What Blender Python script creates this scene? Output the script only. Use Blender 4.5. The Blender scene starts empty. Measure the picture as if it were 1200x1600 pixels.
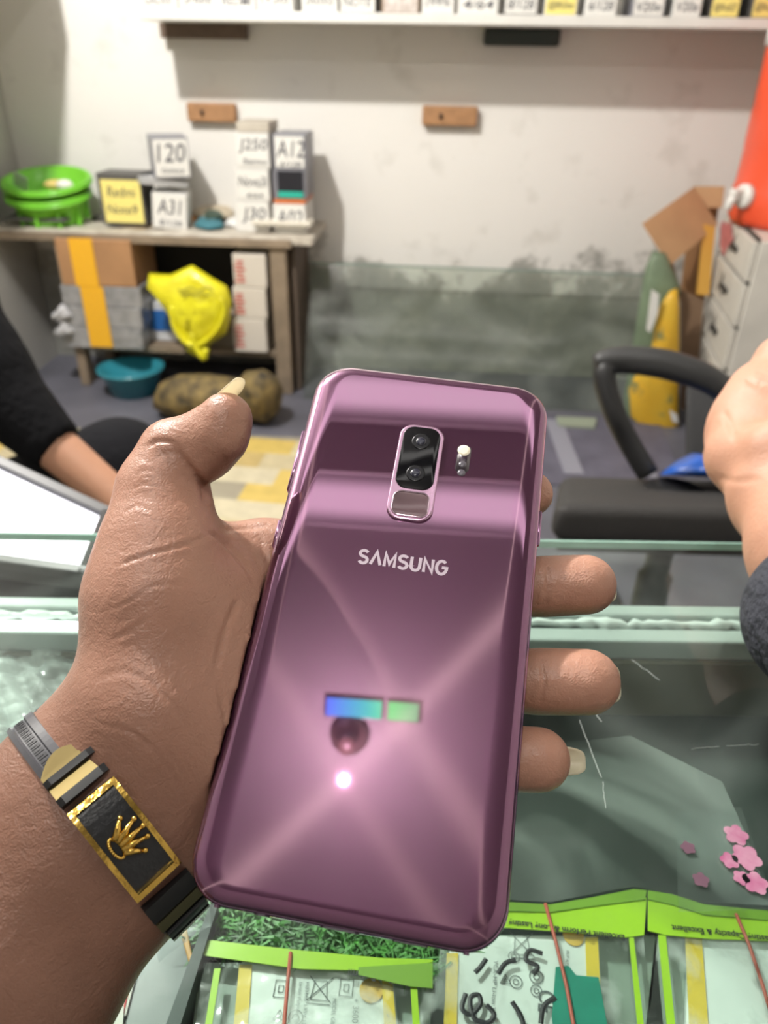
import bpy, bmesh, math, random
import numpy as np
from mathutils import Vector, Matrix
random.seed(7); rng = np.random.RandomState(5)
S = bpy.context.scene; COL = S.collection
# ------------------------------------------------------------------ camera
CAMH = 1.10; FPX = 1200.0
def cam_basis(pitch=31, roll=1.0, yaw=4.0):
    p, r, y = map(math.radians, (pitch, roll, yaw))
    fw = np.array([0, math.cos(p), -math.sin(p)]); rt = np.array([1., 0, 0]); up = np.cross(rt, fw)
    rt2 = rt*math.cos(r) + up*math.sin(r); up2 = np.cross(rt2, fw)
    Z = np.array([[math.cos(y), -math.sin(y), 0], [math.sin(y), math.cos(y), 0], [0, 0, 1]])
    return np.stack([Z@rt2, Z@up2, -(Z@fw)], 1)
CM = cam_basis(); CP = np.array([0, 0, CAMH])
cam = bpy.data.cameras.new('camera'); camo = bpy.data.objects.new('camera', cam); COL.objects.link(camo)
camo.matrix_world = Matrix.Translation(CP) @ Matrix(CM.tolist()).to_4x4()
cam.sensor_fit = 'VERTICAL'; cam.sensor_height = 36; cam.lens = 36*FPX/1600; cam.clip_start = .01
cam.dof.use_dof = True; cam.dof.focus_distance = .215; cam.dof.aperture_fstop = 15
S.camera = camo
# ------------------------------------------------------------------ world, lights, exposure
W = bpy.data.worlds.new('world'); S.world = W; W.use_nodes = True
W.node_tree.nodes['Background'].inputs[0].default_value = (.9, .95, 1, 1)
W.node_tree.nodes['Background'].inputs[1].default_value = .25
S.view_settings.view_transform = 'Standard'; S.view_settings.look = 'None'
S.view_settings.gamma = 1; S.view_settings.use_curve_mapping = False
S.view_settings.exposure = 0.5
S.cycles.max_bounces = 8; S.cycles.transparent_max_bounces = 24; S.cycles.caustics_reflective = False
S.cycles.sample_clamp_indirect = 4
def lamp(name, loc, power, radius, color=(1, .97, .92)):
    l = bpy.data.lights.new(name, 'POINT'); l.energy = power; l.shadow_soft_size = radius; l.color = color
    o = bpy.data.objects.new(name, l); o.location = loc; COL.objects.link(o); return o
lamp('bulb_light', (-1.0, 1.25, 2.36), 152, .045, (1, .97, .92))
lamp('bulb_light', (-.13, -.385, 2.36), 17, .006, (1, .96, .9))
# ------------------------------------------------------------------ pixel helpers (only to find real-world positions)
def ray(px, py): return CM @ np.array([(px-600)/FPX, (800-py)/FPX, -1.])
def on(ax, val, px, py):
    v = ray(px, py); return Vector(CP + v*(val-CP[ax])/v[ax])
def P(px, py, d): return Vector(CP + ray(px, py)*d)
def J(px, py, d): return np.array([(px-600)/FPX*d, (800-py)/FPX*d, -d])       # camera-space point
def c2w(a): return (np.asarray(a) @ CM.T) + CP
# ------------------------------------------------------------------ materials
MATS = {}
def nodes_of(m): return m.node_tree.nodes, m.node_tree.links
def mat(name, col, rough=.5, metal=0, var=0, vscale=8, bump=0, bscale=40, spec=.5, coat=0, emit=0, trans=0, vcol=None, sss=0):
    if name in MATS: return MATS[name]
    m = bpy.data.materials.new(name); m.use_nodes = True; N, L = nodes_of(m); b = N['Principled BSDF']
    b.inputs['Base Color'].default_value = (*col, 1); b.inputs['Roughness'].default_value = rough
    b.inputs['Metallic'].default_value = metal; b.inputs['Specular IOR Level'].default_value = spec
    b.inputs['Coat Weight'].default_value = coat; b.inputs['Coat Roughness'].default_value = .08
    if sss: b.inputs['Subsurface Weight'].default_value = sss; b.inputs['Subsurface Scale'].default_value = .004
    if emit: b.inputs['Emission Color'].default_value = (*col, 1); b.inputs['Emission Strength'].default_value = emit
    tc = N.new('ShaderNodeTexCoord')
    if var:
        t = N.new('ShaderNodeTexNoise'); t.inputs['Scale'].default_value = vscale; t.inputs['Detail'].default_value = 6
        L.new(tc.outputs['Object'], t.inputs['Vector'])
        r = N.new('ShaderNodeValToRGB'); r.color_ramp.elements[0].position = .3; r.color_ramp.elements[1].position = .7
        c2 = vcol if vcol else tuple(c*(1-var) for c in col)
        r.color_ramp.elements[0].color = (*c2, 1); r.color_ramp.elements[1].color = (*col, 1)
        L.new(t.outputs['Fac'], r.inputs['Fac']); L.new(r.outputs['Color'], b.inputs['Base Color'])
    if bump:
        t = N.new('ShaderNodeTexNoise'); t.inputs['Scale'].default_value = bscale; t.inputs['Detail'].default_value = 4
        L.new(tc.outputs['Object'], t.inputs['Vector'])
        bp = N.new('ShaderNodeBump'); bp.inputs['Strength'].default_value = bump; bp.inputs['Distance'].default_value = .01
        L.new(t.outputs['Fac'], bp.inputs['Height']); L.new(bp.outputs['Normal'], b.inputs['Normal'])
    MATS[name] = m; return m
def film(name, tint=(1, 1, 1), haze=.1, hazecol=(.8, .85, .82), rough=.05, noise=None, bump=0, bscale=30, ior=1.45, nlo=.35, nhi=.7, hazemax=.5, spec=1):
    """thin clear sheet: transparent + fresnel gloss + a little scattering"""
    if name in MATS: return MATS[name]
    m = bpy.data.materials.new(name); m.use_nodes = True; N, L = nodes_of(m); N.remove(N['Principled BSDF']); out = N['Material Output']
    tr = N.new('ShaderNodeBsdfTransparent'); tr.inputs[0].default_value = (*tint, 1)
    df = N.new('ShaderNodeBsdfDiffuse'); df.inputs[0].default_value = (*hazecol, 1)
    gl = N.new('ShaderNodeBsdfGlossy'); gl.inputs['Roughness'].default_value = rough
    m1 = N.new('ShaderNodeMixShader'); m1.inputs[0].default_value = haze
    L.new(tr.outputs[0], m1.inputs[1]); L.new(df.outputs[0], m1.inputs[2])
    fr = N.new('ShaderNodeFresnel'); fr.inputs[0].default_value = ior
    m2 = N.new('ShaderNodeMixShader')
    mu = N.new('ShaderNodeMath'); mu.operation = 'MULTIPLY'; mu.inputs[1].default_value = spec
    bf = N.new('ShaderNodeNewGeometry'); inv = N.new('ShaderNodeMath'); inv.operation = 'SUBTRACT'; inv.inputs[0].default_value = 1; L.new(bf.outputs['Backfacing'], inv.inputs[1])
    mb = N.new('ShaderNodeMath'); mb.operation = 'MULTIPLY'; L.new(fr.outputs[0], mb.inputs[0]); L.new(inv.outputs[0], mb.inputs[1])
    L.new(mb.outputs[0], mu.inputs[0]); L.new(mu.outputs[0], m2.inputs[0])
    L.new(m1.outputs[0], m2.inputs[1]); L.new(gl.outputs[0], m2.inputs[2]); L.new(m2.outputs[0], out.inputs[0])
    tc = N.new('ShaderNodeTexCoord')
    if noise:
        t = N.new('ShaderNodeTexNoise'); t.inputs['Scale'].default_value = noise; t.inputs['Detail'].default_value = 5; t.inputs['Distortion'].default_value = .6
        L.new(tc.outputs['Object'], t.inputs['Vector'])
        mr = N.new('ShaderNodeMapRange'); mr.inputs[1].default_value = nlo; mr.inputs[2].default_value = nhi
        mr.inputs[3].default_value = haze*.3; mr.inputs[4].default_value = hazemax
        L.new(t.outputs['Fac'], mr.inputs[0]); L.new(mr.outputs[0], m1.inputs[0])
    if bump:
        t = N.new('ShaderNodeTexNoise'); t.inputs['Scale'].default_value = bscale; t.inputs['Detail'].default_value = 2
        L.new(tc.outputs['Object'], t.inputs['Vector'])
        bp = N.new('ShaderNodeBump'); bp.inputs['Strength'].default_value = bump; bp.inputs['Distance'].default_value = .01
        L.new(t.outputs['Fac'], bp.inputs['Height']); L.new(bp.outputs['Normal'], gl.inputs['Normal']); L.new(bp.outputs['Normal'], fr.inputs['Normal'])
    MATS[name] = m; return m
# ------------------------------------------------------------------ object helpers
def tag(o, label=None, cat=None, group=None, kind=None):
    if label: o['label'] = label
    if cat: o['category'] = cat
    if group: o['group'] = group
    if kind: o['kind'] = kind
    return o
def thing(name, label, cat, loc=(0, 0, 0), group=None, rot=None):
    o = bpy.data.objects.new(name, None); COL.objects.link(o); o.empty_display_size = .02
    o.location = loc
    if rot: o.rotation_euler = rot
    bpy.context.view_layer.update()
    return tag(o, label, cat, group)
def attach(o, parent):
    """parent while keeping world placement (data is in world coordinates)"""
    if parent is not None:
        o.parent = parent; o.matrix_parent_inverse = wm(parent).inverted()
def wm(o):
    m = Matrix.LocRotScale(o.location, o.rotation_euler, o.scale) if o.rotation_mode != 'QUATERNION' else o.matrix_basis
    if o.parent: m = wm(o.parent) @ o.matrix_parent_inverse @ m
    return m
def link(name, me, m=None, parent=None, smooth=False):
    o = bpy.data.objects.new(name, me); COL.objects.link(o)
    if m is not None:
        if isinstance(m, (list, tuple)):
            for q in m: me.materials.append(q)
        else: me.materials.append(m)
    if smooth: me.shade_smooth()
    attach(o, parent); return o
def mesh(name, v, f, m=None, parent=None, smooth=False):
    me = bpy.data.meshes.new(name); me.from_pydata([tuple(map(float, a)) for a in v], [], [tuple(map(int, q)) for q in f]); me.validate(); me.update()
    bm = bmesh.new(); bm.from_mesh(me); bmesh.ops.recalc_face_normals(bm, faces=bm.faces); bm.to_mesh(me); bm.free()
    return link(name, me, m, parent, smooth)
def prism(name, bottom, off, m, parent=None, bevel=0, seg=2, smooth=False):
    """closed prism: polygon of world points, extruded by vector off; optional bevel"""
    n = len(bottom); off = Vector(off); v = [Vector(b) for b in bottom] + [Vector(b)+off for b in bottom]
    f = [tuple(range(n)), tuple(range(2*n-1, n-1, -1))] + [(i, (i+1) % n, n+(i+1) % n, n+i) for i in range(n)]
    bm = bmesh.new(); vs = [bm.verts.new(q) for q in v]
    for q in f: bm.faces.new([vs[i] for i in q])
    bmesh.ops.recalc_face_normals(bm, faces=bm.faces)
    if bevel: bmesh.ops.bevel(bm, geom=bm.edges[:], offset=bevel, segments=seg, affect='EDGES', profile=.5, clamp_overlap=True)
    me = bpy.data.meshes.new(name); bm.to_mesh(me); bm.free()
    return link(name, me, m, parent, smooth)
def box(name, c, s, m, parent=None, bevel=0, rz=0, rot=None, seg=2):
    c = Vector(c); R = rot if rot is not None else Matrix.Rotation(rz, 3, 'Z'); x, y, z = s[0]/2, s[1]/2, s[2]/2
    pts = [c + R @ Vector(q) for q in ((-x, -y, -z), (x, -y, -z), (x, y, -z), (-x, y, -z))]
    return prism(name, pts, R @ Vector((0, 0, 2*z)), m, parent, bevel, seg)
def hslab(name, pxs, z, th, m, parent=None, bevel=0):
    return prism(name, [on(2, z, *p) for p in pxs], (0, 0, th), m, parent, bevel)
def vslab(name, pxs, y, th, m, parent=None, bevel=0):
    return prism(name, [on(1, y, *p) for p in pxs], (0, th, 0), m, parent, bevel)
def tube(name, pts, r, m, parent=None, seg=10, closed=False, radii=None):
    pts = [Vector(p) for p in pts]; n = len(pts); V = []; F = []; prev = None
    for i, p in enumerate(pts):
        a = pts[(i-1) % n] if (closed or i > 0) else p; b = pts[(i+1) % n] if (closed or i < n-1) else p
        t = (b-a).normalized()
        if prev is None: u = t.orthogonal().normalized()
        else: u = (prev - t*prev.dot(t)).normalized()
        prev = u; w = t.cross(u); rr = radii[i] if radii else r
        for k in range(seg):
            an = 2*math.pi*k/seg; V.append(p + u*math.cos(an)*rr + w*math.sin(an)*rr)
    for i in range(n if closed else n-1):
        for k in range(seg):
            F.append((i*seg+k, i*seg+(k+1) % seg, ((i+1) % n)*seg+(k+1) % seg, ((i+1) % n)*seg+k))
    if not closed: F += [tuple(range(seg)), tuple(range((n-1)*seg, n*seg))]
    return mesh(name, V, F, m, parent, True)
def spline(pts, n=8):
    """Catmull-Rom through the points"""
    P_ = [np.array(p, float) for p in pts]; P_ = [2*P_[0]-P_[1]] + P_ + [2*P_[-1]-P_[-2]]; out = []
    for i in range(1, len(P_)-2):
        for k in range(n):
            t = k/n; a, b, c, d = P_[i-1:i+3]
            out.append(.5*((2*b)+(c-a)*t+(2*a-5*b+4*c-d)*t*t+(3*b-a-3*c+d)*t**3))
    out.append(P_[-2]); return out
def lathe(name, prof, c, m, parent=None, seg=40, sx=1, sy=1, smooth=True, tilt=None, ring=False):
    V = []; F = []; n = len(prof); c = Vector(c); T = tilt or Matrix.Identity(3)
    for r, z in prof:
        for k in range(seg):
            a = 2*math.pi*k/seg; V.append(c + T @ Vector((r*math.cos(a)*sx, r*math.sin(a)*sy, z)))
    for i in range(n-1):
        for k in range(seg): F.append((i*seg+k, i*seg+(k+1) % seg, (i+1)*seg+(k+1) % seg, (i+1)*seg+k))
    if ring: F += [((n-1)*seg+k, (n-1)*seg+(k+1) % seg, (k+1) % seg, k) for k in range(seg)]
    else: F += [tuple(range(seg)), tuple(range((n-1)*seg, n*seg))]
    return mesh(name, V, F, m, parent, smooth)
def text(name, s, org, xdir, ydir, height, m, parent=None, width=None, ext=.0002, bold=0, shear=0, font=None):
    """flat lettering starting at org, running along xdir, letters up ydir"""
    cu = bpy.data.curves.new(name, 'FONT'); cu.body = s; cu.size = 1; cu.extrude = 0; cu.shear = shear; cu.resolution_u = 3
    if bold: cu.offset = bold
    o = bpy.data.objects.new(name, cu); COL.objects.link(o); bpy.context.view_layer.update()
    me = bpy.data.meshes.new_from_object(o.evaluated_get(bpy.context.evaluated_depsgraph_get())); bpy.data.objects.remove(o); bpy.data.curves.remove(cu)
    co = np.empty(len(me.vertices)*3); me.vertices.foreach_get('co', co); co = co.reshape(-1, 3)
    x0, x1, y0, y1 = co[:, 0].min(), co[:, 0].max(), co[:, 1].min(), co[:, 1].max()
    sy = height/(y1-y0); sx = (width/(x1-x0)) if width else sy
    X = np.array(Vector(xdir).normalized()); Y = np.array(Vector(ydir).normalized()); Z = np.cross(X, Y)
    w = np.array(org) + np.outer((co[:, 0]-x0)*sx, X) + np.outer((co[:, 1]-y0)*sy, Y) + Z*ext
    me.vertices.foreach_set('co', w.ravel()); me.update(); me.name = name
    return link(name, me, m, parent)
def strokes(name, polys, r, m, parent=None, flat=None):
    """several brush strokes joined in one mesh (handwriting); flat tubes"""
    V = []; F = []
    for pts in polys:
        pts = [Vector(p) for p in pts]; n = len(pts); b0 = len(V); nrm = Vector(flat)
        for i, p in enumerate(pts):
            t = (pts[min(i+1, n-1)]-pts[max(i-1, 0)]).normalized(); s = t.cross(nrm).normalized()
            V += [p-s*r, p+s*r+nrm*0, p+nrm*.0002]
        for i in range(n-1):
            a = b0+i*3; F += [(a, a+3, a+5, a+2), (a+2, a+5, a+4, a+1)]
    return mesh(name, V, F, m, parent)
def pillow(name, pts, nrm, thick, m, parent=None, rings=7, rough=0, seed=0, smooth=True):
    """soft closed body with the outline pts (world), bulging by thick both ways along nrm"""
    pts = [Vector(p) for p in pts]; n = len(pts); c = sum(pts, Vector())/n; nrm = Vector(nrm).normalized(); V = []; F = []; r_ = random.Random(seed)
    for side in (1, -1):
        for k in range(rings):
            q = k/rings; s = 1-q**1.4; h = thick*math.sqrt(max(0, 1-s*s))
            for p in pts:
                V.append(c+(p-c)*s+nrm*side*(h+(r_.uniform(-rough, rough) if k else 0))+ (Vector((r_.uniform(-1, 1), r_.uniform(-1, 1), r_.uniform(-1, 1)))*rough*.5 if k else Vector()))
        V.append(c+nrm*side*thick)
    blk = n*rings+1
    for sd in range(2):
        b = sd*blk
        for k in range(rings-1):
            for i in range(n): F.append((b+k*n+i, b+k*n+(i+1) % n, b+(k+1)*n+(i+1) % n, b+(k+1)*n+i))
        for i in range(n): F.append((b+(rings-1)*n+i, b+(rings-1)*n+(i+1) % n, b+n*rings))
    bm = bmesh.new(); vs = [bm.verts.new(v) for v in V]
    for q in F: bm.faces.new([vs[i] for i in q])
    bmesh.ops.remove_doubles(bm, verts=bm.verts, dist=1e-6); bmesh.ops.recalc_face_normals(bm, faces=bm.faces)
    me = bpy.data.meshes.new(name); bm.to_mesh(me); bm.free()
    o = link(name, me, m, parent, smooth)
    return o
# ------------------------------------------------------------------ implicit bodies (hands, arms)
class Body:
    def __init__(s): s.pr = []; s.cut = []
    def cone(s, a, b, ra, rb, k=.006, nrm=None, flat=1.0):
        a = np.array(a, float); b = np.array(b, float)
        if np.linalg.norm(b-a) < 1e-6: b = a+np.array([1e-5, 0, 0])
        s.pr.append((a, b, ra, rb, k, None if nrm is None else np.array(nrm, float)/np.linalg.norm(nrm), flat))
    def chain(s, pts, k=.006, k0=None, nrm=None, flat=1.0):
        for i in range(len(pts)-1):
            s.cone(pts[i][0], pts[i+1][0], pts[i][1], pts[i+1][1], k0 if (k0 and i == 0) else k, nrm, flat)
    def ev(s, X):
        D = None
        for a, b, ra, rb, k, nr, fl in s.pr:
            ab = b-a; L2 = ab@ab; q = X-a; t = np.clip((q@ab)/L2, 0, 1); d = q-t[:, None]*ab
            if nr is not None:
                c = d@nr; d2 = (d*d).sum(1) + c*c*(1/fl**2-1); dist = np.sqrt(np.maximum(d2, 1e-14))
                r = ra+(rb-ra)*t; g = dist-r; g = g*np.where(dist > 1e-9, np.sqrt((d*d).sum(1)+1e-14)/dist, 1)
            else: g = np.sqrt((d*d).sum(1)+1e-14)-(ra+(rb-ra)*t)
            if D is None: D = g
            else:
                h = np.clip(.5+.5*(D-g)/k, 0, 1); D = D*(1-h)+g*h-k*h*(1-h)
        for fn in s.cut: D = np.maximum(D, fn(X))
        return D
    def build(s, h=.0016, pad=.004):
        lo = np.min([np.minimum(p[0]-p[2], p[1]-p[3]) for p in s.pr], 0)-pad; hi = np.max([np.maximum(p[0]+p[2], p[1]+p[3]) for p in s.pr], 0)+pad
        # coarse pass to find cells near the surface
        n = np.ceil((hi-lo)/h).astype(int)+1; B = 8; nb = (n+B-1)//B; n = nb*B+1
        ax = [lo[i]+h*np.arange(n[i]) for i in range(3)]
        F = np.full(tuple(n), 1.0)
        ctr = [lo[i]+h*(np.arange(nb[i])*B+B/2) for i in range(3)]
        G = np.stack(np.meshgrid(*ctr, indexing='ij'), -1).reshape(-1, 3); g = s.ev(G); R_ = h*B*1.9
        for (idx, val) in zip(np.ndindex(*nb), g):
            sl = tuple(slice(i*B, i*B+B+1) for i in idx)
            if abs(val) < R_:
                q = np.stack(np.meshgrid(*[ax[j][sl[j]] for j in range(3)], indexing='ij'), -1)
                F[sl] = s.ev(q.reshape(-1, 3)).reshape(q.shape[:3])
            elif val < 0: F[tuple(slice(i*B+1, i*B+B) for i in idx)] = -1; F[sl] = np.where(F[sl] == 1.0, -1, F[sl])
        ins = F < 0
        cells = np.zeros(tuple(n-1), int); cnt = np.zeros(tuple(n-1)); acc = np.zeros(tuple(n-1)+(3,))
        cs = tuple(n-1)
        for a in range(3):
            o1, o2 = [x for x in range(3) if x != a]
            for i in (0, 1):
                for j in (0, 1):
                    st = [0, 0, 0]; st[o1] = i; st[o2] = j
                    s0 = tuple(slice(st[d], st[d]+cs[d]) for d in range(3)); st2 = list(st); st2[a] = 1
                    s1 = tuple(slice(st2[d], st2[d]+cs[d]) for d in range(3))
                    f0, f1 = F[s0], F[s1]; x = (f0 < 0) != (f1 < 0)
                    t = np.where(x, f0/np.where(x, f0-f1, 1), 0); cnt += x
                    for d in range(3): acc[..., d] += x*(t if d == a else st[d])
        act = cnt > 0; cells[:] = -1; cells[act] = np.arange(act.sum()); ii = np.argwhere(act)
        V = lo+h*(ii+acc[act]/cnt[act][:, None]); Fc = []
        for a in range(3):
            o1, o2 = [(1, 2), (2, 0), (0, 1)][a]
            sl0 = [slice(1, cs[d]) for d in range(3)]; sl0[a] = slice(0, cs[a]); sl1 = list(sl0); sl1[a] = slice(1, cs[a]+1)
            A_, B_ = ins[tuple(sl0)], ins[tuple(sl1)]; x = np.argwhere(A_ != B_); fl = A_[tuple(x.T)]
            x = x+np.array([0 if d == a else 1 for d in range(3)])
            def cid(da, db): y = x.copy(); y[:, o1] -= da; y[:, o2] -= db; return cells[tuple(y.T)]
            q = np.stack([cid(0, 0), cid(1, 0), cid(1, 1), cid(0, 1)], 1); q[~fl] = q[~fl][:, ::-1]; Fc.append(q)
        Fc = np.concatenate(Fc); Fc = Fc[(Fc >= 0).all(1)]
        for _ in range(3):
            g0, N_ = s.grad(V); V = V-N_*np.clip(g0, -h, h)[:, None]*.8
        return V, Fc
    def grad(s, V, e=3e-4):
        g0 = s.ev(V); N_ = np.stack([s.ev(V+np.eye(3)[i]*e)-g0 for i in range(3)], 1); l = np.linalg.norm(N_, axis=1, keepdims=True); return g0, N_/np.maximum(l, 1e-9)
def body_mesh(name, B, h, m, parent, creases=(), sub=1, tone=None, bumps=()):
    """build in camera space, subdivide, press creases, move to the world"""
    V, F = B.build(h); me = bpy.data.meshes.new(name)
    me.from_pydata(V.tolist(), [], F.tolist()); me.validate()
    if sub:
        o = bpy.data.objects.new('t', me); COL.objects.link(o); md = o.modifiers.new('s', 'SUBSURF'); md.levels = sub; md.render_levels = sub
        bpy.context.view_layer.update(); me2 = bpy.data.meshes.new_from_object(o.evaluated_get(bpy.context.evaluated_depsgraph_get()))
        bpy.data.objects.remove(o); bpy.data.meshes.remove(me); me = me2; me.name = name
    n = len(me.vertices); co = np.empty(n*3); me.vertices.foreach_get('co', co); co = co.reshape(-1, 3)
    _, N_ = B.grad(co)
    px = 600-co[:, 0]/co[:, 2]*FPX; py = 800+co[:, 1]/co[:, 2]*FPX; facing = np.clip((N_*(-co)).sum(1)/np.linalg.norm(co, axis=1), 0, 1)
    disp = np.zeros(n)
    for pts, w, dep in creases:
        pl = np.array(spline(pts, 6)) if len(pts) > 2 else np.array(pts, float); best = np.full(n, 1e9); tt = np.zeros(n)
        for i in range(len(pl)-1):
            a = pl[i]; ab = pl[i+1]-a; q = np.stack([px, py], 1)-a; t = np.clip((q@ab)/(ab@ab+1e-9), 0, 1)
            d = np.linalg.norm(q-t[:, None]*ab, axis=1); k = d < best; best[k] = d[k]; tt[k] = (i+t[k])/(len(pl)-1)
        fade = np.clip(np.minimum(tt, 1-tt)*6, .15, 1)
        disp -= dep*fade*(np.exp(-(best/w)**2)-.45*np.exp(-(best/(w*2.6))**2))*(facing > .05)
    co = co+N_*disp[:, None]
    if tone is not None:
        at = me.attributes.new('tone', 'FLOAT', 'POINT'); at.data.foreach_set('value', tone(px, py, co, N_).astype(float))
    me.vertices.foreach_set('co', c2w(co).ravel()); me.update()
    o = link(name, me, m, parent, True); return o
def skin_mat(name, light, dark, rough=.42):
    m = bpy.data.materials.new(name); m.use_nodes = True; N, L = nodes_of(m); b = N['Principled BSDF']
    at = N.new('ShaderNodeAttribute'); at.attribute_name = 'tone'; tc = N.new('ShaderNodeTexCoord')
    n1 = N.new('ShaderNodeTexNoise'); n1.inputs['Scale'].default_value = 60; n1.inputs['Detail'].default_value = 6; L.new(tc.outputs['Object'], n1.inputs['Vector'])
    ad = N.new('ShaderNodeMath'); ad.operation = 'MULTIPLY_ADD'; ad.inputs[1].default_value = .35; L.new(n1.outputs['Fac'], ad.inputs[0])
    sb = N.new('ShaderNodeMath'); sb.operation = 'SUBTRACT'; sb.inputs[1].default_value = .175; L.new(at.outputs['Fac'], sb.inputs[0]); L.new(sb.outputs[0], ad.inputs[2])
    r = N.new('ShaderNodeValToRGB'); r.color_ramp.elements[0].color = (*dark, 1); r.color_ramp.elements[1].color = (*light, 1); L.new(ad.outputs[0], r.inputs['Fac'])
    L.new(r.outputs['Color'], b.inputs['Base Color']); b.inputs['Roughness'].default_value = rough
    b.inputs['Subsurface Weight'].default_value = .12; b.inputs['Subsurface Scale'].default_value = .004; b.inputs['Subsurface Radius'].default_value = (1, .35, .2)
    v = N.new('ShaderNodeTexVoronoi'); v.inputs['Scale'].default_value = 1100; v.feature = 'DISTANCE_TO_EDGE'; L.new(tc.outputs['Object'], v.inputs['Vector'])
    n2 = N.new('ShaderNodeTexNoise'); n2.inputs['Scale'].default_value = 350; n2.inputs['Detail'].default_value = 4; n2.inputs['Distortion'].default_value = 1; L.new(tc.outputs['Object'], n2.inputs['Vector'])
    mx = N.new('ShaderNodeMath'); mx.operation = 'MULTIPLY_ADD'; mx.inputs[1].default_value = .35; L.new(v.outputs['Distance'], mx.inputs[0]); L.new(n2.outputs['Fac'], mx.inputs[2])
    bp = N.new('ShaderNodeBump'); bp.inputs['Strength'].default_value = .45; bp.inputs['Distance'].default_value = .0008
    L.new(mx.outputs[0], bp.inputs['Height']); L.new(bp.outputs['Normal'], b.inputs['Normal']); return m
#@@STRUCTURE
# ================================================================== STRUCTURE
def wall_material():
    m = bpy.data.materials.new('stained_plaster'); m.use_nodes = True; N, L = nodes_of(m); b = N['Principled BSDF']; b.inputs['Roughness'].default_value = .55
    g = N.new('ShaderNodeNewGeometry'); sp = N.new('ShaderNodeSeparateXYZ'); L.new(g.outputs['Position'], sp.inputs[0])
    n = N.new('ShaderNodeTexNoise'); n.inputs['Scale'].default_value = 5.5; n.inputs['Detail'].default_value = 7; n.inputs['Roughness'].default_value = .62; L.new(g.outputs['Position'], n.inputs['Vector'])
    # damp rising from the floor: threshold falls with height
    mr = N.new('ShaderNodeMapRange'); mr.inputs[1].default_value = .25; mr.inputs[2].default_value = .60; mr.inputs[3].default_value = .2; mr.inputs[4].default_value = -.25; L.new(sp.outputs['Z'], mr.inputs[0])
    ad = N.new('ShaderNodeMath'); ad.operation = 'ADD'; L.new(n.outputs['Fac'], ad.inputs[0]); L.new(mr.outputs[0], ad.inputs[1])
    r = N.new('ShaderNodeValToRGB'); e = r.color_ramp.elements; e[0].position = .47; e[0].color = (.78, .76, .72, 1); e[1].position = .56; e[1].color = (.36, .35, .32, 1)
    x = r.color_ramp.elements.new(.75); x.color = (.25, .25, .23, 1); L.new(ad.outputs[0], r.inputs['Fac'])
    n2 = N.new('ShaderNodeTexNoise'); n2.inputs['Scale'].default_value = 9; n2.inputs['Detail'].default_value = 8; L.new(g.outputs['Position'], n2.inputs['Vector'])
    r2 = N.new('ShaderNodeValToRGB'); r2.color_ramp.elements[0].position = .28; r2.color_ramp.elements[0].color = (.80, .79, .77, 1); r2.color_ramp.elements[1].position = .42; r2.color_ramp.elements[1].color = (1, 1, 1, 1); L.new(n2.outputs['Fac'], r2.inputs['Fac'])
    mx = N.new('ShaderNodeMixRGB'); mx.blend_type = 'MULTIPLY'; mx.inputs[0].default_value = .6; L.new(r.outputs[0], mx.inputs[1]); L.new(r2.outputs[0], mx.inputs[2]); L.new(mx.outputs[0], b.inputs['Base Color'])
    bp = N.new('ShaderNodeBump'); bp.inputs['Strength'].default_value = .25; bp.inputs['Distance'].default_value = .01; L.new(n2.outputs['Fac'], bp.inputs['Height']); L.new(bp.outputs[0], b.inputs['Normal']); return m
XL, XR, YB, YF, ZC = -1.57, 1.55, 2.95, -1.7, 2.6
wallm = wall_material(); wgrey = mat('grey_wall', (.50, .49, .46), .6, var=.15, vscale=4, bump=.2)
wside = mat('cream_wall', (.62, .60, .56), .7, var=.08, vscale=3)
T = .08
box('wall_back', ((XL+XR)/2, YB+T/2, ZC/2), (XR-XL+2*T, T, ZC), wallm)['kind'] = 'structure'
box('wall_left', (XL-T/2, (YF+YB)/2, ZC/2), (T, YB-YF, ZC), wgrey)['kind'] = 'structure'
box('wall_right', (XR+T/2, (YF+YB)/2, ZC/2), (T, YB-YF, ZC), wside)['kind'] = 'structure'
box('wall_front', ((XL+XR)/2, YF-T/2, ZC/2), (XR-XL+2*T, T, ZC), mat('dim_wall', (.30, .28, .27), .7, var=.1))['kind'] = 'structure'
box('ceiling', ((XL+XR)/2, (YF+YB)/2, ZC+T/2), (XR-XL+2*T, YB-YF+2*T, T), mat('ceiling_paint', (.27, .26, .26), .8, var=.1))['kind'] = 'structure'
box('floor', ((XL+XR)/2, (YF+YB)/2, -T/2), (XR-XL+2*T, YB-YF+2*T, T), mat('grey_floor', (.14, .14, .17), .45, var=.35, vscale=6, bump=.05))['kind'] = 'structure'
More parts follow.
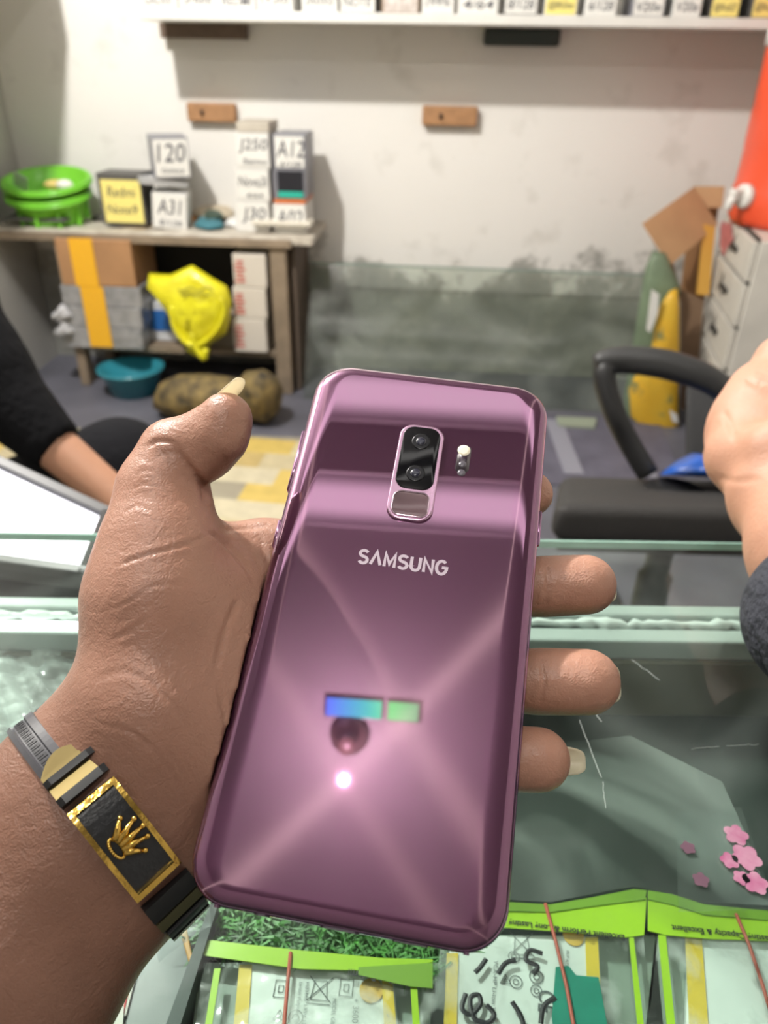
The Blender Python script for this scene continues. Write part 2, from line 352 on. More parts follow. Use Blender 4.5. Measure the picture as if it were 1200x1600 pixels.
# printed patchwork linoleum
def lino():
    m = bpy.data.materials.new('patchwork_linoleum'); m.use_nodes = True; N, L = nodes_of(m); b = N['Principled BSDF']; b.inputs['Roughness'].default_value = .35
    tc = N.new('ShaderNodeTexCoord'); mp = N.new('ShaderNodeMapping'); mp.inputs['Rotation'].default_value = (0, 0, .07); L.new(tc.outputs['Object'], mp.inputs[0])
    br = N.new('ShaderNodeTexBrick'); br.inputs['Scale'].default_value = 1; br.inputs['Brick Width'].default_value = .15; br.inputs['Row Height'].default_value = .10; br.inputs['Mortar Size'].default_value = .0
    br.inputs['Color1'].default_value = (0, 0, 0, 1); br.inputs['Color2'].default_value = (1, 1, 1, 1); L.new(mp.outputs[0], br.inputs['Vector'])
    r = N.new('ShaderNodeValToRGB'); r.color_ramp.interpolation = 'CONSTANT'; e = r.color_ramp.elements; e[0].color = (.66, .57, .36, 1); e[1].position = .3; e[1].color = (.74, .55, .16, 1)
    for p, c in ((.45, (.70, .63, .45, 1)), (.65, (.40, .36, .28, 1)), (.78, (.74, .66, .40, 1)), (.9, (.62, .47, .2, 1))): x = e.new(p); x.color = c
    L.new(br.outputs['Color'], r.inputs['Fac'])
    n = N.new('ShaderNodeTexNoise'); n.inputs['Scale'].default_value = 25; n.inputs['Detail'].default_value = 6; L.new(tc.outputs['Object'], n.inputs['Vector'])
    mx = N.new('ShaderNodeMixRGB'); mx.blend_type = 'MULTIPLY'; mx.inputs[0].default_value = .4; L.new(r.outputs[0], mx.inputs[1]); L.new(n.outputs['Fac'], mx.inputs[2]); L.new(mx.outputs[0], b.inputs['Base Color']); return m
a = on(2, 0, 0, 690); b_ = on(2, 0, 470, 683)
tag(prism('floor_mat', [(XL+.02, 1.2, 0), (.12, 1.2, 0), (.12, b_.y, 0), (XL+.02, b_.y-.03, 0)], (0, 0, .004), lino()), 'cream and yellow patchwork linoleum sheet on the floor behind the thumb', 'mat')
# small ceiling lamps (the lights themselves) and two dull white battens overhead
def bulb(name, x, y, lab):
    t = thing(name, lab, 'lamp', (x, y, ZC))
    lathe('ceiling_rose', [(.001, 0), (.045, 0), (.045, -.02), (.02, -.04), (.001, -.04)], (x, y, ZC), mat('bakelite', (.05, .03, .025), .5), t, 24)
    lathe('socket', [(.001, -.04), (.018, -.04), (.02, -.1), (.001, -.1)], (x, y, ZC), mat('bakelite', (.05, .03, .025), .5), t, 20)
bulb('ceiling_bulb_holder', -1.0, 1.25, 'dark bakelite bulb holder on the ceiling above the wooden desk')
bulb('ceiling_bulb_holder', -.14, -.36, 'dark bakelite bulb holder on the ceiling above the counter')
trough = bpy.data.materials.new('diffuser_glow'); trough.use_nodes = True; N, L = nodes_of(trough); tc = N.new('ShaderNodeTexCoord'); sp = N.new('ShaderNodeSeparateXYZ'); L.new(tc.outputs['Generated'], sp.inputs[0])
r = N.new('ShaderNodeValToRGB'); r.color_ramp.interpolation = 'EASE'; e = r.color_ramp.elements; e[0].position = .0; e[0].color = (.03, .03, .03, 1); e[1].position = 1; e[1].color = (.03, .03, .03, 1); x = e.new(.38); x.color = (1, .97, .93, 1); x = e.new(.62); x.color = (1, .97, .93, 1)
L.new(sp.outputs[1], r.inputs[0]); L.new(r.outputs[0], N['Principled BSDF'].inputs['Emission Color']); N['Principled BSDF'].inputs['Emission Strength'].default_value = 1.7; N['Principled BSDF'].inputs['Base Color'].default_value = (.3, .3, .3, 1)
def batten(y, lab):
    t = thing('ceiling_light', lab, 'lamp', (0, y, ZC), 'ceiling battens over the counter')
    box('housing', (0, y, ZC-.02), (1.94, .13, .04), mat('white_plastic', (.8, .8, .78), .35), t, .004); box('diffuser', (0, y, ZC-.05), (1.9, .12, .02), trough, t, .004)
batten(.45, 'glowing ceiling batten farther from the camera, above the counter'); batten(.20, 'glowing ceiling batten nearer the camera, above the counter')
gl_ = thing('glint_light', 'added two-part green and blue signal light on the ceiling above the counter', 'lamp', (-.08, -.29, ZC))  # unseen light, added to put coloured glints on the phone back
def glint(x0, x1, c0, c1):
    m = bpy.data.materials.new('glint_glow'); m.use_nodes = True; N, L = nodes_of(m); b = N['Principled BSDF']; tc = N.new('ShaderNodeTexCoord'); sp = N.new('ShaderNodeSeparateXYZ'); L.new(tc.outputs['Generated'], sp.inputs[0])
    r = N.new('ShaderNodeValToRGB'); r.color_ramp.elements[0].color = (*c0, 1); r.color_ramp.elements[1].color = (*c1, 1); L.new(sp.outputs[0], r.inputs[0]); L.new(r.outputs[0], b.inputs['Emission Color']); b.inputs['Emission Strength'].default_value = 4.2; b.inputs['Base Color'].default_value = (.01, .01, .01, 1); b.inputs['Specular IOR Level'].default_value = 0
    box('housing', ((x0+x1)/2, -.295, ZC-.005), (x1-x0+.006, .05, .01), mat('chair_plastic', (.016, .016, .017), .4), gl_); box('lens', ((x0+x1)/2, -.295, ZC-.0125), (x1-x0, .042, .005), m, gl_)
glint(-.20, -.068, (.08, .25, 1.0), (.02, 1.0, .35)); glint(-.052, .02, (.03, 1.0, .15), (.02, .5, .12))
wc = thing('wall_cabinet', 'hanging wall cabinet on the left wall above the desk corner', 'cabinet', (XL, 2.3, 1.36))
box('carcass', (XL+.165, 2.31, 1.60), (.32, .62, .5), mat('cabinet_grey', (.4, .39, .37), .6), wc, .003)
#@@BG
# ================================================================== COUNTER
GZ = .86
gA, gB = on(2, GZ, 0, 833), on(2, GZ, 1200, 850); cu_ = (gB-gA).normalized(); cv_ = Vector((-cu_.y, cu_.x, 0)); gO = (gA+gB)/2
def ct(u, v, z): return gO + cu_*u + cv_*v + Vector((0, 0, z-GZ))
def crect(u0, u1, v0, v1, z): return [ct(u0, v0, z), ct(u1, v0, z), ct(u1, v1, z), ct(u0, v1, z)]
def cuv(px, py, z):
    p = on(2, z, px, py)-gO; return p.dot(cu_), p.dot(cv_)
glassm = film('counter_glass', (.93, .98, .955), .012, (.75, .85, .8), .015, noise=14, nlo=.5, nhi=.75, hazemax=.05, spec=.75)
edgem = mat('green_glass_edge', (.30, .50, .42), .15, var=.35, vscale=30, spec=.8)
milky = mat('milky_rail', (.40, .46, .44), .3, var=.12, vscale=20, spec=.7)
counter = thing('display_counter', 'glass topped display counter with a dark green tray under the held phone', 'counter', ct(0, -.2, 0))
gt = prism('glass_top', crect(-.75, .75, -.42, 0, GZ-.005), (0, 0, .005), glassm, counter)
prism('glass_edge', crect(-.75, .75, -.0008, .0010, GZ-.0042), (0, 0, .0044), edgem, gt)
r0 = cuv(600, 937, .852)[1]; r1 = cuv(600, 1004, .845)[1]
rm = (r0+r1)/2
rl = prism('rail', crect(-.75, .75, rm+.004, r0, .838), (0, 0, .013), milky, counter, .0015)
rl2 = prism('rail', crect(-.75, .75, r1, rm-.003, .836), (0, 0, .012), milky, counter, .0012)
pts = []; 
for i in range(260):
    u = -.5+i*1.0/259; pts.append(ct(u, rm+.0008+rng.normal()*.0006, .8475+rng.normal()*.0004))
tube('silicone_bead', pts, .0022, mat('silicone', (.62, .68, .66), .25, spec=.8), counter, 6, radii=[.0018+abs(rng.normal())*.0011 for _ in pts])
uL = cuv(150, 965, .85)[0]
prism('reflection_strip', crect(-.72, uL-.0, r1+.003, rm-.006, .848), (0, 0, .002), mat('reflection_glow', (1, 1, .98), .3, emit=3.0), counter)  # glowing strip added in place of a bright reflection on the rail
TZ = .80
felt = mat('tray_felt', (.007, .014, .011), .9, var=.6, vscale=14, vcol=(.018, .028, .023), spec=.2)
prism('tray_floor', crect(-.75, .75, -.42, r1, TZ-.012), (0, 0, .012), felt, counter)
prism('tray_wall', crect(-.75, .75, r1-.003, r1, TZ), (0, 0, .036), mat('olive_board', (.11, .10, .06), .6, var=.5, vscale=12), counter)
prism('front_panel', crect(-.75, .75, r0-.012, r0-.004, .02), (0, 0, .815), mat('counter_white', (.6, .6, .57), .4, var=.1), counter)
prism('kick_board', crect(-.74, .74, -.40, r0-.02, 0), (0, 0, .08), mat('kick', (.05, .05, .05), .6), counter)
for s in (-1, 1): prism('side_panel', crect(min(s*.75, s*.74), max(s*.75, s*.74), -.42, r0-.012, .02), (0, 0, .83), mat('counter_white', (.6, .6, .57)), counter)
# scratches on the glass
sc = []
def gl(px, py): return on(2, GZ+.0003, px, py)
for a, b_ in (((905, 1125), (940, 1215)), ((941, 1222), (946, 1262)), ((985, 1030), (1030, 1062)), ((1135, 1165), (1185, 1163)), ((1080, 1170), (1125, 1166)), ((920, 1100), (940, 1128))):
    k = [gl(a[0]+(b_[0]-a[0])*t+rng.normal()*.5, a[1]+(b_[1]-a[1])*t+rng.normal()*.5) for t in np.linspace(0, 1, 8)]; sc.append(k)
for k in sc: strokes('scratch', [k], .00006, mat('scratch_white', (.8, .85, .82), .5), gt, (0, 0, 1))
sm = film('smudge_film', (1, 1, 1), .05, (.72, .8, .76), .3, noise=26, nlo=.45, nhi=.72, hazemax=.34, spec=.2)
tag(hslab('clear_film_sheet', [(690, 1180), (850, 1165), (985, 1150), (1128, 1222), (1163, 1300), (1205, 1415), (1100, 1410), (990, 1385), (860, 1410), (690, 1400)], .845, .0004, film('hazy_film', (.98, .99, .985), .05, (.46, .51, .48), .22, noise=13, nlo=.42, nhi=.72, hazemax=.34, spec=.8, bump=.3, bscale=20)), 'hazy clear plastic sheet with creases, lying right of the phone bottom', 'plastic sheet')
pk = thing('flower_print_wrapper', 'scrap of clear wrapper printed with pink blossoms at the right frame edge', 'wrapper', on(2, .847, 1170, 1350))
for i, (cx, cy, r) in enumerate(((1150, 1305, 20), (1166, 1340, 24), (1140, 1345, 15), (1180, 1380, 20), (1158, 1372, 13), (1075, 1325, 12), (1095, 1375, 13))):
    c = on(2, .8465, cx, cy); rr = r*.28/1200; q = []
    for k in range(30):
        an = 2*math.pi*k/30; s = rr*(.72+.28*abs(math.cos(2.5*an+i))); q.append(c+Vector((s*math.cos(an), s*math.sin(an), 0)))
    prism('blossom', q, (0, 0, .0003), mat('pink_print', (.55, .10, .26), .3, var=.6, vscale=120, vcol=(.75, .35, .5)) if i < 5 else mat('plum_print', (.20, .08, .13), .4), pk)
hslab('clear_scrap', [(1055, 1270), (1158, 1262), (1212, 1420), (1060, 1425)], .8455, .0003, film('thin_clear', (.98, .99, .99), .015, rough=.1), pk)
# ---------------- grass mat
grass = thing('grass_mat', 'patch of artificial green grass just below the phone bottom edge', 'artificial grass', on(2, TZ, 520, 1465))
gq = [(325, 1405), (420, 1380), (720, 1400), (735, 1540), (560, 1560), (330, 1500)]
hslab('grass_base', gq, TZ+.0003, .002, mat('grass_backing', (.015, .05, .012), .9), grass)
V = []; F = []
c0 = [on(2, TZ+.002, *p) for p in gq]; x0, x1 = min(p.x for p in c0), max(p.x for p in c0); y0, y1 = min(p.y for p in c0), max(p.y for p in c0); yg = on(2, TZ, 500, 1502).y
for i in range(3400):
    x = rng.uniform(x0+.001, x1-.001); y = rng.uniform(yg, y1-.001); an = rng.uniform(0, 6.28); l = rng.uniform(.006, .014); w = rng.uniform(.0004, .0008)
    t = Vector((math.cos(an), math.sin(an), 0)); s = Vector((-t.y, t.x, 0)); b = Vector((x, y, TZ+.002)); h = rng.uniform(.35, 1)
    p1 = b+t*l*.45+Vector((0, 0, l*h*.6)); p2 = b+t*l+Vector((0, 0, l*h*.55)); k = len(V)
    V += [b-s*w, b+s*w, p1-s*w*.8, p1+s*w*.8, p2]; F += [(k, k+1, k+3, k+2), (k+2, k+3, k+4)]
g_ = mesh('grass_blades', V, F, mat('grass_green', (.10, .36, .06), .45, var=.75, vscale=160, vcol=(.02, .10, .012)), grass); g_['kind'] = 'stuff'
tag(prism('dark_divider', [on(2, TZ+.001, 333, 1440), on(2, TZ+.001, 345, 1442), on(2, TZ+.001, 285, 1640), on(2, TZ+.001, 262, 1640)], (0, 0, .012), mat('divider_dark', (.012, .028, .024), .5)), 'narrow dark divider strip between grey tray lining and battery pouches', 'divider')
tag(hslab('tray_lining', [(60, 1400), (322, 1400), (262, 1660), (20, 1660)], TZ+.0002, .0012, mat('grey_lining', (.17, .19, .19), .35, var=.25, vscale=30)), 'smooth grey lining sheet at the left end of the tray', 'lining')
yp = tag(hslab('marker_strip', [(277, 1442), (289, 1437), (302, 1500), (297, 1512)], TZ+.006, .002, mat('amber_plastic', (.62, .30, .05), .3), None, .0004), 'amber tapered plastic strip beside the bracelet clasp', 'strip')
t = thing('paper_slip', 'white printed paper slips at the bottom left of the tray', 'paper', on(2, TZ, 190, 1540))
hslab('paper', [(212, 1500), (217, 1507), (197, 1588), (150, 1592), (155, 1575)], TZ+.002, .0006, mat('slip_white', (.62, .60, .55), .6), t)
hslab('paper', [(160, 1570), (194, 1574), (190, 1640), (130, 1640)], TZ+.003, .0006, mat('slip_white', (.62, .60, .55)), t)
strokes('red_line', [[on(2, TZ+.0028, 207-3*k, 1515+14*k) for k in range(6)]], .0004, mat('red_ink', (.6, .05, .05)), t, (0, 0, 1))
# crumpled clear plastic, left end
def crumple(name, pxs, z, amp, m, lab, cat, seed=0, n=34):
    q = [on(2, z, *p) for p in pxs]; r_ = np.random.RandomState(seed); V = []; F = []
    ph = r_.uniform(0, 6.28, (9, 2)); fr = r_.uniform(40, 230, (9, 2))*r_.choice([-1, 1], (9, 2))
    for i in range(n+1):
        for j in range(n+1):
            a, b = i/n, j/n; p = (q[0]*(1-a)+q[1]*a)*(1-b)+(q[3]*(1-a)+q[2]*a)*b
            h = sum(abs(math.sin(p.x*fr[k][0]+p.y*fr[k][1]+ph[k][0])) for k in range(9))/9
            V.append(p+Vector((0, 0, amp*(h-.3))))
    for i in range(n):
        for j in range(n): F.append((i*(n+1)+j, (i+1)*(n+1)+j, (i+1)*(n+1)+j+1, i*(n+1)+j+1))
    return tag(mesh(name, V, F, m, None, False), lab, cat)
cr = film('crinkly_film', (.97, 1, .99), .3, (.72, .80, .77), .12, noise=30, nlo=.3, nhi=.7, hazemax=.75)
crumple('crinkled_wrapper', [(-40, 1010), (170, 1012), (120, 1200), (-60, 1300)], .832, .012, cr, 'pale crinkled clear wrapper under the glass left of the wrist', 'wrapper', 3, 44)
crumple('crinkled_wrapper', [(215, 1400), (330, 1390), (330, 1452), (250, 1510)], .812, .010, film('crinkly_clear', (.9, .93, .93), .12, (.6, .66, .66), .1, noise=40, hazemax=.4), 'small crinkled clear wrapper showing below the bracelet clasp', 'wrapper', 5, 26)
# ---------------- battery pouches (lying on the tray, text upside down)
lime = mat('lime_plastic', (.36, .62, .03), .3, coat=.3, var=.12, vscale=20); limed = mat('lime_dark_fold', (.17, .33, .03), .4)
yel = mat('yellow_tape', (.80, .55, .04), .3, coat=.3); lab_w = mat('battery_label', (.80, .82, .81), .35, var=.08, vscale=60, coat=.2); ink = mat('ink_grey', (.10, .11, .12), .6)
blk = mat('marker_black', (.015, .015, .02), .5); pouchm = film('pouch_film', (.97, .99, .98), .07, (.8, .85, .82), .08, noise=45, nlo=.5, nhi=.75, hazemax=.4, bump=.5, bscale=60)
tealm = mat('teal_sticker', (.015, .24, .17), .4, var=.2, vscale=90); redb = mat('red_rubber', (.42, .09, .06), .5)
BZ = TZ+.004
def hp(px, py, z=BZ): return on(2, z, px, py)
def htext(name, s, a, b, h, m, parent, z, bold=0):
    """text from pixel a to pixel b; glyph tops point away from the baseline as on the tray"""
    A, B = hp(*a, z), hp(*b, z); X = (B-A); Y = Vector((0, 0, 1)).cross(X.normalized())
    return text(name, s, A, X, Y, h, m, parent, width=X.length, ext=.0001, bold=bold)
def icons(parent, z, items):
    """small printed certification marks: ring, triangle, crossed bin"""
    K = []
    for kind, cx, cy, r in items:
        c = hp(cx, cy, z); R = r*.27/1200
        def q(a, b): return c+Vector((a*R, b*R, 0))
        if kind == 'ring': K.append([q(math.cos(t), math.sin(t)) for t in np.linspace(0, 6.3, 18)]); K.append([q(.45*math.cos(t), .45*math.sin(t)) for t in np.linspace(0, 6.3, 12)])
        if kind == 'tri': K.append([q(math.cos(t), math.sin(t)) for t in (1.57, 3.66, 5.76, 7.85)]); K.append([q(.4*math.cos(t), .4*math.sin(t)) for t in (1.57, 3.66, 5.76, 7.85)])
        if kind == 'bin': K += [[q(-1, -1), q(1, 1)], [q(-1, 1), q(1, -1)], [q(-.7, -.9), q(.7, -.9), q(.5, .7), q(-.5, .7), q(-.7, -.9)], [q(-1, -1.2), q(1, -1.2)]]
        if kind == 'sq': K += [[q(-.8, -1), q(.8, -1), q(.8, 1), q(-.8, 1), q(-.8, -1)], [q(-.3, -.4), q(.3, -.4), q(.3, .4), q(-.3, .4), q(-.3, -.4)]]
        if kind == 'qrl': pass
    strokes('printed_mark', K, .00016, ink, parent, (0, 0, 1))
def pouch(lab, px0, px1, ytop, batt, header, htxt, extra, borders, hd2=None):
    t = thing('battery_pouch', lab, 'battery pouch', hp((px0+px1)/2, 1560), 'phone battery pouches in the counter tray')
    f_ = hslab('clear_front', [(px0, ytop), (px1, ytop), (px1+20, 1700), (px0-25, 1700)], BZ+.0062, .0003, pouchm, t)
    hslab('clear_back', [(px0-4, ytop), (px1+18, ytop), (px1+40, 1700), (px0-29, 1700)], BZ-.0008, .0004, mat('pouch_back', (.30, .36, .31), .4, var=.2, vscale=30), t)
    prism('header_strip', [hp(*p, BZ+.0068) for p in header], (0, 0, .0005), lime, t)
    if hd2: prism('header_fold', [hp(*p, BZ+.0074) for p in hd2], (0, 0, .0004), limed, t)
    for b in borders:
        prism('lime_border', [hp(*p, BZ+.0066) for p in b], (0, 0, .0004), lime, t)
    for s, a, b in htxt: htext('lettering', s, a, b, .0031, blk, t, BZ+.0076, bold=.02)
    x0, x1, y0, y1, sk = batt
    bt = prism('battery', [hp(x0, y0), hp(x1, y0), hp(x1+sk, y1), hp(x0-sk, y1)], (0, 0, .0045), lab_w, t, .0008)
    for e in extra: e(bt, t)
    return t
def side_tape(xa, xb, xc, xd, y0, y1):
    return lambda bt, t: prism('side_tape', [hp(xa, y0, BZ+.0047), hp(xb, y0, BZ+.0047), hp(xd, y1, BZ+.0047), hp(xc, y1, BZ+.0047)], (0, 0, .0004), yel, bt)
def dot(cx, cy, r):
    def f(bt, t):
        c = hp(cx, cy, BZ+.0048); R = r*.27/1200
        prism('orange_dot', [c+Vector((R*math.cos(a), R*math.sin(a), 0)) for a in np.linspace(0, 6.283, 29)[:-1]], (0, 0, .0003), mat('orange_print', (.72, .42, .06), .5), bt)
    return f
def vtext(lines):
    def f(bt, t):
        for s, a, b, h in lines: htext('fine_print', s, a, b, h, ink, bt, BZ+.0049)
    return f
def band(pts, name='rubber_band'):
    def f(bt, t): tube(name, [hp(x, y, BZ+.008) for x, y in pts], .0007, redb, t, 8)
    return f
def scrib(ls, r=.0006):
    def f(bt, t): strokes('marker_writing', [[Vector(q) for q in spline([hp(x, y, BZ+.0071) for x, y in l], 7)] for l in ls], r, blk, t, (0, 0, 1))
    return f
def qr(bt, t):
    pass
pouch('lime trimmed pouch whose battery label has an orange dot, red band across its middle', 318, 690, 1505,
      (378, 612, 1512, 1680, 16), [(312, 1476), (328, 1470), (470, 1486), (598, 1498), (676, 1500), (676, 1504), (600, 1518), (470, 1515), (320, 1494)],
      [('Excellent Perform', (640, 1528), (545, 1514))],
      [side_tape(374, 394, 358, 382, 1508, 1680), side_tape(596, 612, 604, 626, 1520, 1680), dot(580, 1548, 19),
       vtext([('Li-ion Polymer Battery', (466, 1535), (456, 1620), .0016), ('HB3665 3.85V 13.7Wh', (478, 1535), (470, 1625), .0012), ('MODEL GB/T18287', (520, 1560), (514, 1630), .0014), ('+ 3600 mAh', (552, 1560), (548, 1630), .0022)]),
       lambda bt, t: icons(bt, BZ+.0049, [('sq', 439, 1545, 13), ('bin', 500, 1545, 19), ('sq', 541, 1543, 13), ('ring', 462, 1590, 11), ('tri', 436, 1588, 10)]),
       band([(454, 1488), (450, 1530), (444, 1600), (440, 1680)])],
      [[(335, 1514), (345, 1514), (318, 1690), (306, 1690)], [(640, 1520), (650, 1520), (662, 1690), (650, 1690)]],
      [(560, 1512), (676, 1505), (676, 1545), (640, 1542), (560, 1524)])
pouch('lime trimmed pouch with black marker scribbles and a teal sticker on the battery', 690, 1005, 1462,
      (702, 932, 1472, 1680, 12), [(785, 1424), (860, 1424), (930, 1414), (992, 1404), (1010, 1404), (1006, 1462), (975, 1466), (900, 1458), (785, 1450)],
      [('Excellent Perform & Long Lasting', (975, 1458), (795, 1434))],
      [side_tape(698, 716, 690, 712, 1490, 1680), side_tape(914, 934, 922, 944, 1465, 1680), dot(896, 1462, 18),
       vtext([('YCK-HP Li-ion 3.82V', (772, 1500), (766, 1600), .0015), ('BLP-6715 Rechargeable', (884, 1485), (880, 1560), .0013), ('CE', (842, 1545), (840, 1580), .006)]),
       lambda bt, t: icons(bt, BZ+.0049, [('bin', 815, 1475, 20), ('ring', 803, 1495, 9), ('tri', 790, 1532, 10), ('ring', 806, 1534, 10), ('ring', 838, 1526, 11), ('ring', 838, 1548, 9)]),
       lambda bt, t: prism('teal_sticker', [hp(*p, BZ+.0064) for p in ((868, 1512), (888, 1510), (900, 1525), (935, 1528), (948, 1600), (945, 1660), (872, 1660), (862, 1590))], (0, 0, .0005), tealm, t, 0),
       band([(852, 1412), (868, 1470), (885, 1540), (903, 1640), (908, 1680)]),
       scrib([[(728, 1552), (722, 1575), (735, 1585), (750, 1570), (748, 1555), (735, 1560), (740, 1590), (762, 1598), (772, 1585), (760, 1570)], [(742, 1520), (750, 1512), (760, 1498)], [(778, 1522), (790, 1505), (806, 1500)], [(848, 1490), (828, 1485), (822, 1500), (840, 1510), (832, 1522)], [(800, 1565), (815, 1590), (820, 1620)], [(868, 1558), (850, 1572), (845, 1600)], [(765, 1610), (790, 1640)]], .0009)],
      [[(982, 1462), (990, 1466), (1016, 1690), (1004, 1690)]], [(785, 1410), (860, 1414), (925, 1403), (990, 1390), (1010, 1392), (1008, 1406), (930, 1416), (860, 1426), (785, 1424)])
pouch('lime trimmed pouch at the right edge with a blank grey battery label', 1028, 1260, 1462,
      (1074, 1300, 1466, 1680, 10), [(1012, 1404), (1050, 1412), (1100, 1428), (1240, 1440), (1240, 1472), (1110, 1468), (1040, 1462), (1012, 1455)],
      [('Long Lasting Capacity & Excellent', (1236, 1464), (1048, 1442))],
      [side_tape(1070, 1096, 1080, 1112, 1464, 1680), band([(1150, 1428), (1170, 1475), (1192, 1540), (1212, 1610)])],
      [[(1028, 1462), (1040, 1462), (1064, 1690), (1050, 1690)]], [(1012, 1392), (1050, 1398), (1100, 1414), (1240, 1428), (1240, 1442), (1100, 1430), (1050, 1414), (1012, 1406)])
# ================================================================== OFFICE CHAIR
chm = mat('chair_black', (.018, .017, .016), .55, bump=.15, bscale=60); chp = mat('chair_plastic', (.016, .016, .017), .4); chs = mat('chair_fabric', (.03, .028, .027), .75, bump=.2, bscale=200)
ch = thing('office_chair', 'black office chair with a looped plastic armrest behind the counter', 'chair', (.48, 1.22, 0))
sq = [P(876, 742, 1.42), P(1230, 752, 1.42), P(1250, 800, 1.12), P(866, 788, 1.12)]
prism('seat', [q-Vector((0, 0, .065)) for q in sq], (0, 0, .065), chs, ch, .022, 4, True)
prism('seat_shell', [q-Vector((0, 0, .085)) + (sum(sq, Vector())/4-q)*.06 for q in sq], (0, 0, .02), chp, ch, .005)
arm = spline([P(1012, 740, 1.34), P(982, 690, 1.33), P(958, 640, 1.31), P(944, 585, 1.30), P(962, 567, 1.30), P(1030, 573, 1.28), P(1095, 592, 1.27), P(1130, 612, 1.27), P(1160, 640, 1.28), P(1170, 700, 1.3), P(1165, 745, 1.31)], 8)
tube('armrest_loop', arm, .019, chp, ch, 14)
pad = spline([P(928, 566, 1.30), P(970, 560, 1.295), P(1035, 566, 1.28), P(1095, 584, 1.27), P(1135, 604, 1.27)], 8)
tube('armrest_pad', pad, .02, mat('pad_black', (.03, .03, .03), .5), ch, 14, radii=[.013+.009*math.sin(math.pi*min(1, max(0, i/(len(pad)-1)))) ** .5 for i in range(len(pad))])
bp0, bp1 = P(1068, 605, 1.47), P(1068, 745, 1.44)
prism('backrest', [bp0, bp0+Vector((.30, -.02, .02)), bp1+Vector((.30, -.02, 0)), bp1], (.02, .05, .01), mat('mesh_black', (.014, .014, .015), .6, bump=.4, bscale=300), ch, .015, 3, True)
sc_ = sum(sq, Vector())/4
lathe('column', [(.03, 0), (.03, sc_.z-.26), (.022, sc_.z-.25), (.022, sc_.z-.12), (.05, sc_.z-.09)], (sc_.x, sc_.y, .09), chp, ch, 20)
for k in range(5):
    a = .3+k*2*math.pi/5; d = Vector((math.cos(a), math.sin(a), 0)); c = Vector((sc_.x, sc_.y, 0))
    lg = tube('leg', [c+Vector((0, 0, .11)), c+d*.14+Vector((0, 0, .1)), c+d*.27+Vector((0, 0, .075))], .018, chp, ch, 10)
    lathe('caster', [(.001, -.012), (.025, -.012), (.025, .012), (.001, .012)], c+d*.27+Vector((0, 0, .028)), chp, lg, 16, tilt=Matrix.Rotation(math.pi/2, 3, 'X'))
tag(pillow('plastic_bag', [P(*q) for q in ((1030, 742, 1.3), (1060, 722, 1.31), (1085, 708, 1.31), (1115, 712, 1.31), (1150, 715, 1.31), (1180, 735, 1.3), (1165, 748, 1.3), (1100, 746, 1.3))], Vector((0, -.9, .4)), .05, mat('blue_bag', (.02, .12, .55), .3, var=.5, vscale=30, bump=.6, bscale=30, coat=.3), None, 6, .004, 3), 'crumpled bright blue plastic bag on the black chair seat', 'bag')
# ================================================================== BACK WALL: shelf and its boxes
SHY = 2.68
sz1, sz0 = on(1, SHY, 600, 20).z, on(1, SHY, 600, 37).z; sxL = on(1, SHY, 216, 15).x
white = mat('painted_board', (.70, .69, .65), .45, var=.08, vscale=12)
sh = thing('wall_shelf', 'long white painted wall shelf carrying a row of phone boxes', 'shelf', ((sxL+1.4)/2, 2.8, sz0))
box('board', ((sxL+1.4)/2, (SHY+YB)/2, (sz0+sz1)/2), (1.4-sxL, YB-SHY, sz1-sz0), white, sh, .003)
brw = mat('bracket_wood', (.16, .11, .08), .7, var=.3, vscale=30)
p0, p1 = on(1, 2.92, 250, 30), on(1, 2.92, 385, 48); box('bracket', ((p0.x+p1.x)/2, 2.925, sz0-.022), (p1.x-p0.x, .05, .044), brw, sh, .003)
p0, p1 = on(1, 2.92, 757, 40), on(1, 2.92, 875, 60); box('bracket', ((p0.x+p1.x)/2, 2.925, sz0-.025), (p1.x-p0.x, .05, .05), mat('bracket_dark', (.03, .04, .035), .5), sh, .01)
hand = mat('marker_ink', (.04, .04, .06), .7)
paperw = mat('paper_white', (.74, .73, .69), .6, var=.05, vscale=40); papery = mat('paper_yellow', (.85, .73, .22), .6, var=.08, vscale=40)
def fbox(lab, px0, px1, pyt, pyb, Y, depth, body, paper, txt=(), zb=None, ztop=None, rz=0, frac=(.06, .94, .06, .94), group=None, lean=0):
    """a carton standing square to the wall: front at y=Y between pixel columns, with a paper label and handwriting on it"""
    a, b = on(1, Y, px0, pyb), on(1, Y, px1, pyt); z0 = a.z if zb is None else zb; z1 = b.z if ztop is None else ztop; w = b.x-a.x; h = z1-z0
    R = Matrix.Rotation(rz, 3, 'Z') @ Matrix.Rotation(lean, 3, 'Y'); o = Vector((a.x, Y, z0)); X, D, Z = R @ Vector((1, 0, 0)), R @ Vector((0, 1, 0)), R @ Vector((0, 0, 1))
    t = thing('phone_box', lab, 'box', o+X*w/2+D*depth/2, group)
    prism('carton', [o, o+X*w, o+X*w+D*depth, o+D*depth], Z*h, body, t, .0015)
    if paper:
        f0, f1, g0, g1 = frac; q = o-D*.0012
        prism('paper_label', [q+X*w*f0+Z*h*g0, q+X*w*f1+Z*h*g0, q+X*w*f1+Z*h*g1, q+X*w*f0+Z*h*g1], D*.001, paper, t)
    for s, u0, u1, v, hh, bd in txt:
        text('handwriting', s, o-D*.0016+X*w*u0+Z*h*v, X, Z, h*hh, hand, t, width=w*(u1-u0), bold=bd, shear=.15)
    return t, z1
cw = mat('carton_white', (.70, .69, .66), .5, var=.06); cg = mat('carton_grey', (.23, .23, .26), .4, var=.2, vscale=20); cb = mat('carton_black', (.02, .02, .025), .35); cgy = mat('carton_dark', (.09, .085, .08), .5); cbr = mat('carton_brown', (.34, .22, .13), .6, var=.15)
